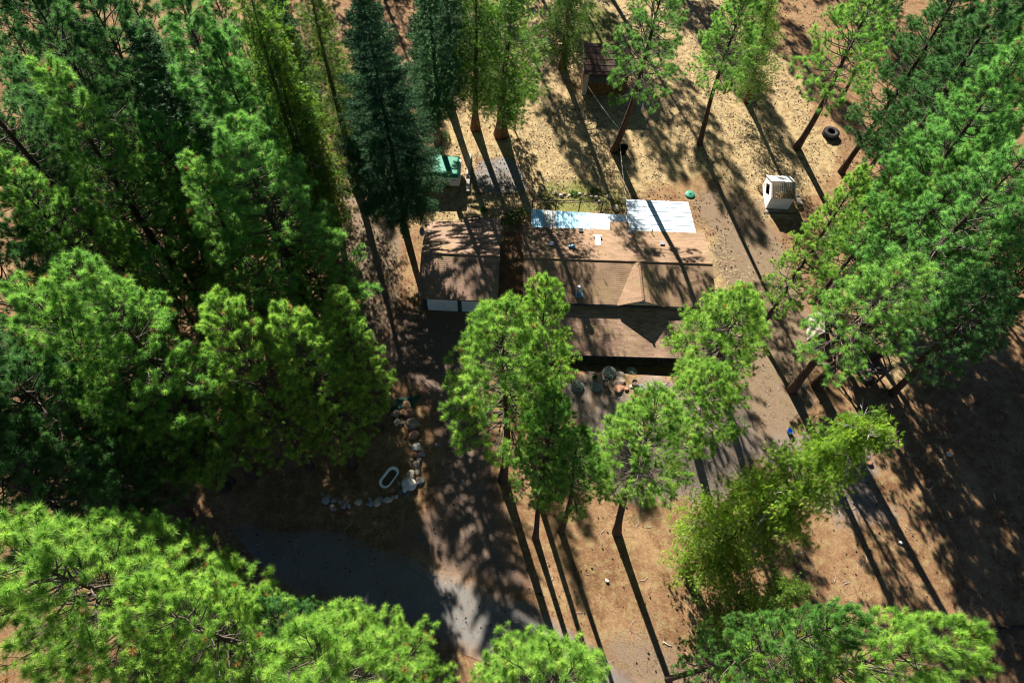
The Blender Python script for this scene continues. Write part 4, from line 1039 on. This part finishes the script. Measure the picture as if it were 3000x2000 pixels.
bucket(2311, 1266, 'small bright blue bucket on the dirt right of the house', M_BLUE, 0.2, 0.34)
for px, lab in ((1772, 'round flower pot left of the stepping stones'), (1857, 'round flower pot right of the stepping stones')):
    bucket(px, 1126, lab, M_TERRA, 0.23, 0.42, 'flower_pot', 'flower pot', M_SOIL, float(berm(*at(px, 1126, 0.9)[:2])))
p = at(2021, 571, 0)
lid = thing('well_lid', p, 'round green plastic lid lying in the dirt behind the patio cover', 'lid')
MB().lathe([(0, 0.16), (0.12, 0.15), (0.38, 0.12), (0.45, 0.08), (0.47, 0.0)], 26).build('lid_dome', M_LID, lid, True)
MB().box(-0.08, 0.08, -0.02, 0.02, 0.15, 0.2).build('handle', M_BLACK, lid)
# tractor tyre lying flat
p = at(2431, 396, 0)
ty = thing('tractor_tyre', p, 'big black tractor tyre lying flat by the right hand pines', 'tyre')
MB().lathe([(0.42, 0.08), (0.46, 0.02), (0.7, 0.0), (0.9, 0.06), (0.95, 0.28), (0.9, 0.5), (0.7, 0.57), (0.46, 0.55), (0.42, 0.48), (0.52, 0.42), (0.58, 0.28), (0.52, 0.14), (0.42, 0.08)], 36).build('tyre_casing', M_RUBBER, ty, True)
mb = MB()
for i in range(22):
    a = 2*math.pi*i/22
    for s_, z0_, z1_ in ((0.12, 0.3, 0.55), (-0.12, 0.02, 0.27)):
        q0, q1 = (0.95*math.cos(a), 0.95*math.sin(a), (z0_+z1_)/2), (0.93*math.cos(a+s_), 0.93*math.sin(a+s_), z1_ if s_ > 0 else z0_)
        mb.bar(q0, q1, 0.06, 0.07)
    mb.bar((0.72*math.cos(a), 0.72*math.sin(a), 0.57), (0.92*math.cos(a+0.1), 0.92*math.sin(a+0.1), 0.5), 0.06, 0.05)
mb.build('tread', M_RUBBER, ty)
ty.scale = (0.8, 0.8, 0.85)
# bathtub planter
ta, tb = at(1124, 1422, 0.3), at(1157, 1379, 0.3)
tm = (ta+tb)/2
tub = thing('bathtub', (tm.x, tm.y, 0), 'old white bathtub filled with soil beside the rock border', 'bathtub', math.atan2(tb.y-ta.y, tb.x-ta.x))
def stadium(L, r, z, n=12):
    out = []
    for k in range(2*n):
        a = -math.pi/2 + math.pi*(k % n)/(n-1) + (math.pi if k >= n else 0)
        out.append(((L/2 if k < n else -L/2) + r*math.cos(a), r*math.sin(a), z))
    return out
prof = [(0.62, 0.24, 0.08), (0.78, 0.33, 0.3), (0.84, 0.38, 0.5), (0.86, 0.42, 0.53), (0.86, 0.42, 0.56), (0.84, 0.38, 0.57), (0.82, 0.335, 0.56), (0.80, 0.30, 0.5), (0.7, 0.24, 0.38)]
mb = MB(); rings = [stadium(a, r_, z) for a, r_, z in prof]; m_ = len(rings[0])
mb.add([v for rg in rings for v in rg], [(i*m_+k, i*m_+(k+1) % m_, (i+1)*m_+(k+1) % m_, (i+1)*m_+k) for i in range(len(rings)-1) for k in range(m_)] + [tuple(range(m_))[::-1]])
mb.build('basin', M_TUB, tub, True)
mb = MB(); rg = stadium(0.78, 0.275, 0.43); mb.add(rg, [tuple(range(m_))]); mb.build('soil', M_SOIL, tub)
for x in (-0.55, 0.55):
    for y in (-0.17, 0.17): MB().tube([(x, y, 0.0), (x*0.98, y*0.95, 0.14)], [0.05, 0.035], 7).build('foot', M_TUB, tub, True)
# tarp on the ground at the top of the rock border
p = at(1188, 1180, 0)
rs = np.random.default_rng(9); mb = MB(); nx_, ny_ = 13, 9
vs = []
for j in range(ny_):
    for i in range(nx_):
        u, v_ = i/(nx_-1)-0.5, j/(ny_-1)-0.5
        vs.append((u*1.75+v_*0.5+rs.normal()*0.02, v_*1.1+u*0.5+rs.normal()*0.02, 0.03+abs(rs.normal())*0.07*(1-2*max(abs(u), abs(v_)))+0.02))
mb.add(vs, [(j*nx_+i, j*nx_+i+1, (j+1)*nx_+i+1, (j+1)*nx_+i) for j in range(ny_-1) for i in range(nx_-1)])
o = mb.build('ground_tarp', M_OLD_TARP, None, True); o.location = p; tag(o, 'crumpled dark green tarp on the dirt above the rock border', 'tarp')
md = o.modifiers.new('thickness', 'SOLIDIFY'); md.thickness = 0.012

# rocks
import bmesh
ROCKS = []
def rock_mesh(seed, blocky):
    rs = np.random.default_rng(seed); bm = bmesh.new()
    bmesh.ops.create_icosphere(bm, subdivisions=3, radius=1.0)
    pl_ = [(unit(rs.normal(size=3)), rs.uniform(0.55, 0.85)) for _ in range(9)]
    for v in bm.verts:
        c = np.array(v.co)
        for n_, d_ in pl_:
            e = c @ n_ - d_
            if e > 0: c = c - n_*e*blocky
        c *= 1 + 0.05*math.sin(c[0]*7+seed) * math.sin(c[1]*6+seed*2)
        v.co = c
    m = bpy.data.meshes.new('rock'); bm.to_mesh(m); bm.free()
    return m
RM = [rock_mesh(s, 0.92 if s % 3 else 0.7) for s in range(12)]
RMC = {}
def rock(px, py, rpx, colour, label, group, flat=0.7, z=None, name='rock', cat='rock', ppm=42.0, el=1.0):
    r = rpx/ppm; p = at(px, py, 0 if z is None else z); p.z = float(gz(p.x, p.y))
    i = random.randrange(12)
    if (i, colour) not in RMC:
        m = RM[i].copy(); m.materials.append(M_ROCK[colour]); RMC[(i, colour)] = m
    o = bpy.data.objects.new(name, RMC[(i, colour)]); COL.objects.link(o)
    o.location = (p.x, p.y, p.z + r*flat*0.4); o.scale = (r*1.15*el, r*1.0, r*flat); o.rotation_euler = (random.uniform(-0.2, 0.2), random.uniform(-0.2, 0.2), random.uniform(0, 6.28))
    return tag(o, label, cat, group)
ORD = ['first', 'second', 'third', 'fourth', 'fifth', 'sixth', 'seventh', 'eighth', 'ninth', 'tenth', 'eleventh', 'twelfth', 'thirteenth', 'fourteenth', 'fifteenth', 'sixteenth', 'seventeenth', 'eighteenth', 'nineteenth', 'twentieth', 'twenty-first', 'twenty-second']
def szw(r): return 'large' if r > 13 else 'medium' if r > 8.5 else 'small'
col1 = [(510,180,65,'reddish'),(455,260,50,'reddish'),(535,280,70,'reddish'),(345,280,60,'brown'),(370,395,50,'buff'),(425,405,34,'brown'),(575,430,88,'brown'),(595,570,65,'reddish'),(668,632,25,'reddish'),(640,725,62,'pale'),(608,820,42,'reddish'),(695,812,38,'grey'),(570,885,24,'grey'),(655,885,40,'dark'),(630,965,60,'brown'),(645,1045,38,'buff'),(555,1090,62,'buff'),(675,1165,48,'grey'),(530,1205,82,'pale'),(475,1275,45,'pale'),(405,1305,35,'dark'),(495,1330,38,'dark')]
for i, (x, y, r_, c) in enumerate(col1):
    rock(1080+x/4.48, 1150+y/4.48, r_/4.48*1.12, c, '%s %s rock in the driveway border, %s going down from the green tarp' % (szw(r_/4.48), c, ORD[i]), 'rocks of the driveway border')
rock(1080+395/4.48, 1150+1190/4.48, 7, 'brown', 'small brown rock lying alone between bathtub and rock border', 'rocks of the driveway border')
rock(1080+305/4.48, 1150+1280/4.48, 9, 'reddish', 'rounded reddish rock just below the bathtub', 'rocks of the driveway border')
rock(1080+885/4.48, 1150+680/4.48, 5, 'pale', 'small pale stone on the driveway, right of the pale rock of the border', 'rocks of the driveway border')
row = [(1640,205,22,'reddish'),(1500,210,36,'buff'),(1420,230,40,'grey'),(1350,270,62,'buff'),(1250,290,40,'grey'),(1190,260,46,'grey'),(1140,320,66,'buff'),(1040,350,52,'grey'),(1015,255,36,'grey'),(965,345,32,'brown'),(810,330,64,'buff'),(640,385,38,'grey'),(600,310,54,'brown'),(530,390,46,'grey'),(480,320,54,'brown'),(410,250,34,'brown'),(360,285,48,'grey'),(350,425,58,'brown'),(310,370,38,'dark'),(260,210,48,'brown'),(215,300,68,'grey'),(170,170,42,'brown')]
for i, (x, y, r_, c) in enumerate(row):
    rock(920+x/6.19, 1420+y/6.19, r_/6.19*1.12, c, '%s %s rock in the row above the road, %s left of the bathtub' % (szw(r_/6.19), c, ORD[i]), 'rocks of the row above the road')
for x, y, r_, c, lab in ((2613, 981, 12, 'dark', 'dark stacked rock in the lit grass right of the wooden platform'), (2630, 1000, 15, 'brown', 'brown rock in front of the dark stacked rock right of the wooden platform'),
                         (2605, 996, 9, 'buff', 'small buff rock left of the stacked rocks right of the wooden platform'),
                         (2780, 1332, 8, 'pale', 'white rock on the bare slope at the lower right'), (2760, 1345, 5, 'grey', 'small grey stone just left of the white rock on the slope'),
                         (2546, 1358, 10, 'reddish', 'reddish rock just right of the leaning cedar tip'), (2716, 1408, 9, 'reddish', 'reddish rock beside thin bent sticks on the shaded slope'), (2638, 1590, 6, 'pale', 'pale stone in a sunlit strip above the bottom right pines'),
                         (2012, 1920, 8, 'reddish', 'reddish stone near the bottom edge left of the thick trunk shadow'), (2540, 1108, 14, 'grey', 'long grey rock in the shadow below the wooden platform'),
                         (1778, 1700, 6, 'pale', 'pale stone in the straw right of the long trunk shadow row'), (1643, 574, 9, 'pale', 'upright pale stone behind the pipe fence')):
    rock(x, y, r_, c, lab, 'loose rocks', 0.75)
for i, (x, y, r_, c) in enumerate([(1625,568,7,'buff'),(1652,569,7,'brown'),(1668,572,5,'buff'),(1697,568,6,'pale'),(1713,571,5,'buff'),(1734,577,6,'pale'),(1747,578,9,'buff'),(1755,590,6,'pale'),(1784,578,10,'buff'),(1806,612,12,'buff'),(1588,556,6,'grey')]):
    rock(x, y, r_, c, '%s %s rock in the garden edging behind the pipe fence, %s from the left' % (szw(r_*1.3), c, ORD[i]), 'rocks edging the rear garden', 0.6, ppm=36)
# flower bed on the bank
BZ = 1.18
for i, (x, y, r_) in enumerate([(1000, 225, 60), (1000, 262, 66), (1000, 312, 74), (1010, 362, 84), (985, 408, 96)]):
    rock(1660+x/6.53, 1060+y/6.53, r_/6.53, 'brown', 'flat brown stepping stone of the porch path, %s down from the porch' % ORD[i], 'stepping stones to the porch', 0.28, 0.35+0.15*i, 'stepping_stone', 'stepping stone', el=1.3)
rock(1660+1010/6.53, 1060+505/6.53, 16, 'reddish', 'largest flat stepping stone, at the yard end of the porch path', 'stepping stones to the porch', 0.3, BZ, 'stepping_stone', 'stepping stone', el=1.2)
rock(1660+1140/6.53, 1060+520/6.53, 8, 'reddish', 'small dark red rock right of the largest stepping stone', 'rocks of the flower bed', 0.6, BZ)
rock(1660+740/6.53, 1060+535/6.53, 7, 'reddish', 'reddish rock below the left flower pot', 'rocks of the flower bed', 0.7, BZ)
rock(1660+1235/6.53, 1060+470/6.53, 7, 'buff', 'buff rock just left of the right flower pot', 'rocks of the flower bed', 0.5, BZ)

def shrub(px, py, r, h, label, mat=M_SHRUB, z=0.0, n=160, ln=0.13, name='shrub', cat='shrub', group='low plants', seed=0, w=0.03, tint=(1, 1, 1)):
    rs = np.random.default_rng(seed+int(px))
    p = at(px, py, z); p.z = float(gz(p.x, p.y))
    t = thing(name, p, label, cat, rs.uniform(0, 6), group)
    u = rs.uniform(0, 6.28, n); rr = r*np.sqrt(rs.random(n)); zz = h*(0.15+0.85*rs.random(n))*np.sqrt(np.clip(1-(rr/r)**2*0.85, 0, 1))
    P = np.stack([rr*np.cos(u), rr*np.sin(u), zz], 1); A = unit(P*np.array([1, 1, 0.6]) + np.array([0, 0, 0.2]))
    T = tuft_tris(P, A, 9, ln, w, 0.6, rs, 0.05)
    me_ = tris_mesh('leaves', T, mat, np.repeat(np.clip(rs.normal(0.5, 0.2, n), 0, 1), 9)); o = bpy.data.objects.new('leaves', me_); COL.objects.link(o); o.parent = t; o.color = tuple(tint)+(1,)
    mb = MB()
    for k in range(7):
        a = 6.28*k/7; mb.tube([(0, 0, 0), (r*0.4*math.cos(a), r*0.4*math.sin(a), h*0.35), (r*0.75*math.cos(a), r*0.75*math.sin(a), h*0.6)], [0.012, 0.009, 0.004], 4, False)
    mb.build('stems', M_TWIG, t)
    return t
shrub(1780, 1106, 0.5, 0.3, 'spreading silver shrub in the shade left of the stepping stones', M_SILVER, 0.4, 260, group='silver shrubs of the flower bed')
shrub(1846, 1099, 0.42, 0.35, 'silver shrub in the shade right of the stepping stones', M_SILVER, 0.4, 220, group='silver shrubs of the flower bed')
shrub(1746, 1135, 0.36, 0.3, 'sunlit silver shrub left of the left flower pot', M_SILVER, BZ, 200, group='silver shrubs of the flower bed')
shrub(1690, 1132, 0.48, 0.35, 'sunlit silver shrub beside the driveway pines, farthest left in the flower bed', M_SILVER, BZ, 260, group='silver shrubs of the flower bed')
shrub(1874, 1138, 0.32, 0.3, 'sunlit silver shrub just right of the right flower pot', M_SILVER, BZ, 170, group='silver shrubs of the flower bed')
shrub(1902, 1140, 0.22, 0.22, 'smallest sunlit silver shrub, between two others right of the pots', M_SILVER, BZ, 110, group='silver shrubs of the flower bed')
shrub(1935, 1137, 0.34, 0.28, 'sunlit silver shrub farthest right in the flower bed', M_SILVER, BZ, 170, group='silver shrubs of the flower bed')
shrub(1739, 1113, 0.16, 0.25, 'tiny green plant alone in the shaded flower bed', M_SHRUB, 0.7, 30)
shrub(1417, 617, 0.35, 0.4, 'small bright green plant behind the garage lean-to', M_SHRUB, 0, 90)
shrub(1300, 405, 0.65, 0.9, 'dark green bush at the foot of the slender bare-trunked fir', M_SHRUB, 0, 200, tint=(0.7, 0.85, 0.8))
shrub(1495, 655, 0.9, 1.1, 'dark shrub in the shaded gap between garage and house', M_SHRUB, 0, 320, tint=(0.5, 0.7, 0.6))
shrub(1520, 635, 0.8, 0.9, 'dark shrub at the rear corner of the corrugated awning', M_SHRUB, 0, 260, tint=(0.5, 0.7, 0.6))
shrub(1680, 570, 0.45, 0.2, 'low green plant among the rocks behind the pipe fence, left one', M_SHRUB, 0, 80)
shrub(1745, 562, 0.5, 0.2, 'low green plant among the rocks behind the pipe fence, right one', M_SHRUB, 0, 90)
shrub(1255, 345, 0.8, 1.6, 'young feathery conifer bush between the huge fir and the slender fir', M_FIR, 0, 300, 0.2, tint=(1.2, 1.2, 1.0))
shrub(2235, 556, 0.6, 0.35, 'dry brown bush against the left wall of the white shelter', M_LITTER, 0, 150)
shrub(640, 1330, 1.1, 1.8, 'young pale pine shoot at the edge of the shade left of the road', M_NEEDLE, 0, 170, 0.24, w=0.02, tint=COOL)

# A-frame shelter on the right
af = thing('small_frame_hut', at(2392, 1000, 0), 'small A-frame plywood hut with an orange inside, below the right hand pines', 'hut', R(-6))
aw_, ah_, ad_ = 0.72, 1.45, 2.2
for sg in (-1, 1):
    p4 = [(sg*aw_, -0.05, 0.0), (sg*aw_, ad_, 0.0), (0.0, ad_, ah_), (0.0, -0.05, ah_)]
    n_ = Vector((sg*ah_, 0, aw_)).normalized()*0.05
    mb = MB(); vs = p4 + [(a+n_.x, b_, c+n_.z) for a, b_, c in p4]
    mb.add(vs, [(0, 1, 2, 3), (7, 6, 5, 4), (4, 5, 1, 0), (5, 6, 2, 1), (6, 7, 3, 2), (7, 4, 0, 3)]); mb.build('roof_panel', M_PLYGREY, af)
MB().add([(-aw_+0.04, 0.5, 0.02), (aw_-0.04, 0.5, 0.02), (0, 0.5, ah_-0.06)], [(0, 1, 2)]).build('inner_wall', M_PLY, af)
MB().box(-aw_+0.06, aw_-0.06, 0, ad_, 0.02, 0.06).build('floor_board', M_PLY, af)
# timber platform
tpf = thing('wooden_platform', at(2500, 1085, 0), 'dark weathered timber platform with rails and ladder under the right hand pines', 'platform', R(4))
PW, PD, PH = 2.6, 2.4, 1.6
mb = MB()
for i in range(13): mb.box(-PW/2, PW/2, -PD/2+i*PD/13, -PD/2+(i+0.9)*PD/13, PH, PH+0.05)
mb.build('deck', M_WOOD, tpf)
for x in (-1, 1):
    for y in (-1, 1): MB().box(x*PW/2-0.07, x*PW/2+0.07, y*PD/2-0.07, y*PD/2+0.07, 0, PH+1.2).build('post', M_WOOD, tpf)
for y in (-1, 1):
    for z in (0.5, 1.1): MB().box(-PW/2+0.075, PW/2-0.075, y*PD/2-0.03, y*PD/2+0.03, PH+z-0.06, PH+z+0.06).build('rail', M_WOOD, tpf)
for z in (0.5, 1.1): MB().box(PW/2-0.03, PW/2+0.03, -PD/2+0.075, PD/2-0.075, PH+z-0.06, PH+z+0.06).build('rail', M_WOOD, tpf)
lad = MB()
for s_ in (-0.25, 0.25): lad.bar((-PW/2-1.1, s_, 0), (-PW/2-0.08, s_, PH+0.5), 0.07, 0.06)
for i in range(6): lad.bar((-PW/2-1.1+1.0*(i+0.6)/6, -0.25, (PH+0.5)*(i+0.6)/6), (-PW/2-1.1+1.0*(i+0.6)/6, 0.25, (PH+0.5)*(i+0.6)/6), 0.05, 0.05)
lad.build('ladder', M_WOOD, tpf)
plank(2408, 1066, 1.0, 0.2, 2, 'pale plank lying left of the wooden platform', M_PLYGREY)
plank(2403, 1122, 0.9, 0.14, 70, 'bleached board end standing out below the wooden platform', M_STICK)
# cable from the shed over the pine to the patio cover
ca, cm_, ce = at(1722, 252, 2.4), at(1813, 376, 2.2), at(1835, 588, 2.55)
def sag(a, b, s, n=14): return [a.lerp(b, i/n) - Vector((0, 0, s*4*(i/n)*(1-i/n))) for i in range(n+1)]
o = MB().tube(sag(ca, cm_, 0.15) + sag(cm_, ce, 0.25)[1:], 0.018, 5).build('overhead_cable', M_STICK, None); tag(o, 'thin pale overhead cable from the brown shed to the patio cover', 'cable')
# logs and sticks
def log(ax, ay, bx, by, r, label, mat=M_DEADWOOD, name='fallen_log', cat='log'):
    a, b = at(ax, ay, 0), at(bx, by, 0)
    za, zb = float(gz(a.x, a.y)), float(gz(b.x, b.y))
    n = 6; pts = []
    for i in range(n+1):
        q = a.lerp(b, i/n); pts.append((q.x+random.uniform(-1, 1)*r*0.6, q.y+random.uniform(-1, 1)*r*0.6, za+(zb-za)*i/n + r*0.85))
    o = MB().tube(pts, [r*(1-0.45*i/n) for i in range(n+1)], 8).build(name, mat, None, True); return tag(o, label, cat, 'fallen wood')
log(0, 1318, 250, 1336, 0.09, 'long thin grey log in the shade at the left edge')
log(352, 1368, 405, 1358, 0.12, 'short pale log in the shade left of the road')
log(365, 1378, 420, 1382, 0.06, 'thin pale stick beside the short log left of the road', M_STICK)
log(2905, 1850, 3010, 1830, 0.16, 'dark fallen log at the lower right edge of the frame', M_BARK)
log(2592, 1348, 2597, 1372, 0.03, 'straight pale stick in the shade right of the cedar tip', M_STICK, 'stick', 'stick')
log(2910, 1448, 2916, 1465, 0.04, 'pale stick in a lit strip on the right slope', M_STICK, 'stick', 'stick')
log(2718, 1440, 2735, 1422, 0.03, 'thin curved stick beside the reddish rock on the slope', M_STICK, 'stick', 'stick')
log(1942, 1880, 1966, 1892, 0.04, 'pale stick on the dirt left of the bottom long shadow', M_STICK, 'stick', 'stick')
log(1308, 1131, 1322, 1137, 0.03, 'pale stick lying on the dark driveway', M_STICK, 'stick', 'stick')
# pile of bleached branches right of the shed
bp = thing('branch_pile', at(1868, 306, 0), 'heap of bleached grey branches in the shade right of the brown shed', 'branch pile')
rs = np.random.default_rng(77); mb = MB()
for i in range(90):
    a = rs.uniform(0, 6.28); c = np.array([rs.normal()*1.1, rs.normal()*0.7, abs(rs.normal())*0.14+0.04]); d = np.array([math.cos(a), math.sin(a), rs.normal()*0.15])*rs.uniform(0.3, 0.9)
    mb.tube([c-d, c+d*0.2+rs.normal(size=3)*0.06, c+d], [0.022, 0.018, 0.008], 4, False)
mb.build('branches', M_DEADWOOD, bp)

# ------------------------------------------------------------------ ground litter (uncountable)
def ok_spot(x, y):
    l = HI @ Vector((x, y, 0)); g = GI @ Vector((x, y, 0))
    return not (-0.3 < l.x < HL+0.3 and -4.2 < l.y < HD+4) and not (0 < g.x < GLn and 0 < g.y < GD+1)
rs = np.random.default_rng(101)
def scatter(n, x0, x1, y0, y1, polys=None, dens=None):
    out = []
    pts = rs.uniform((x0, y0), (x1, y1), (n, 2))
    if polys:
        m = np.full(n, -9.0)
        for pl_ in polys: m = np.maximum(m, sdist(pts[:, 0], pts[:, 1], poly_px(pl_)))
        pts = pts[m + rs.normal(0, 0.8, n) > 0]
    cl = vnoise(pts[:, 0], pts[:, 1], 1.7, 33)
    pts = pts[cl + rs.normal(0, 0.15, len(pts)) > 0.42]
    return np.array([p for p in pts if ok_spot(*p)])
def blades(pts, k, ln, w, flat, mat, name, label):
    n = len(pts); P = np.concatenate([pts, gz(pts[:, 0], pts[:, 1])[:, None]], 1)
    P = np.repeat(P, k, 0) + np.concatenate([rs.normal(0, 0.09, (n*k, 2)), np.zeros((n*k, 1))], 1)
    d = unit(np.concatenate([rs.normal(size=(n*k, 2)), np.abs(rs.normal(0, flat, (n*k, 1)))], 1))*ln*rs.uniform(0.5, 1.2, (n*k, 1))
    s_ = unit(np.cross(d, np.array([0, 0, 1.0])))*w/2
    P[:, 2] += 0.012
    o = bpy.data.objects.new(name, tris_mesh(name, np.stack([P-s_, P+s_, P+d], 1), mat)); COL.objects.link(o)
    return tag(o, label, kind='stuff')
M_STRAWB = plain('dry_grass_blades', (0.42, 0.34, 0.21), 0.9, 0.35, 1.5, 0, 0)
M_NEEDLEB = plain('brown_fallen_needles', (0.2, 0.115, 0.06), 0.95, 0.4, 1.5, 0, 0)
M_GRASSB = plain('yellow_green_grass', (0.30, 0.30, 0.07), 0.9, 0.35, 1.5, 0, 0)
blades(scatter(42000, -16, 36, 3, 80, Z_STRAW), 4, 0.28, 0.04, 0.7, M_STRAWB, 'dry_grass', 'short dry straw coloured grass over the clearing')
blades(scatter(5000, -60, 10, 20, 75, Z_GREEN), 6, 0.34, 0.03, 1.2, M_GRASSB, 'green_grass', 'yellow-green grass in the sunlit gaps between the trees')
blades(scatter(40000, -45, 48, 0, 76), 3, 0.26, 0.032, 0.4, M_NEEDLEB, 'fallen_needles', 'brown fallen pine needles over the forest floor')
pts = np.concatenate([scatter(5000, -30, 46, 2, 74), scatter(5000, -14, 34, 38, 76)])
V, FF = [], []
ph_ = [(1, 0, 0), (0, 1, 0), (-1, 0, 0), (0, -1, 0), (0, 0, 1), (0, 0, -1)]; pf_ = [(0, 1, 4), (1, 2, 4), (2, 3, 4), (3, 0, 4), (1, 0, 5), (2, 1, 5), (3, 2, 5), (0, 3, 5)]
mb = MB()
for x, y in pts:
    s_ = rs.uniform(0.035, 0.065); z = float(gz(x, y)); a = rs.uniform(0, 6.28)
    mb.add([(x + s_*(c[0]*math.cos(a)*1.5-c[1]*math.sin(a)), y + s_*(c[0]*math.sin(a)*1.5+c[1]*math.cos(a)), z+s_*0.6+c[2]*s_) for c in ph_], pf_)
o = mb.build('pine_cone_litter', plain('pine_cone_brown', (0.055, 0.035, 0.026), 0.9, 0.4, 4), None, True); tag(o, 'dark pine cones strewn over the ground', kind='stuff')
mb = MB()
for x, y in scatter(2200, -40, 46, 0, 76):
    a = rs.uniform(0, 6.28); L = rs.uniform(0.2, 0.8); z = float(gz(x, y))
    mb.tube([(x, y, z+0.02), (x+L*0.5*math.cos(a), y+L*0.5*math.sin(a), z+0.035), (x+L*math.cos(a+0.3), y+L*math.sin(a+0.3), z+0.02)], [0.018, 0.014, 0.006], 4, False)
o = mb.build('fallen_twigs', M_DEADWOOD, None); tag(o, 'grey fallen twigs scattered over the ground', kind='stuff')
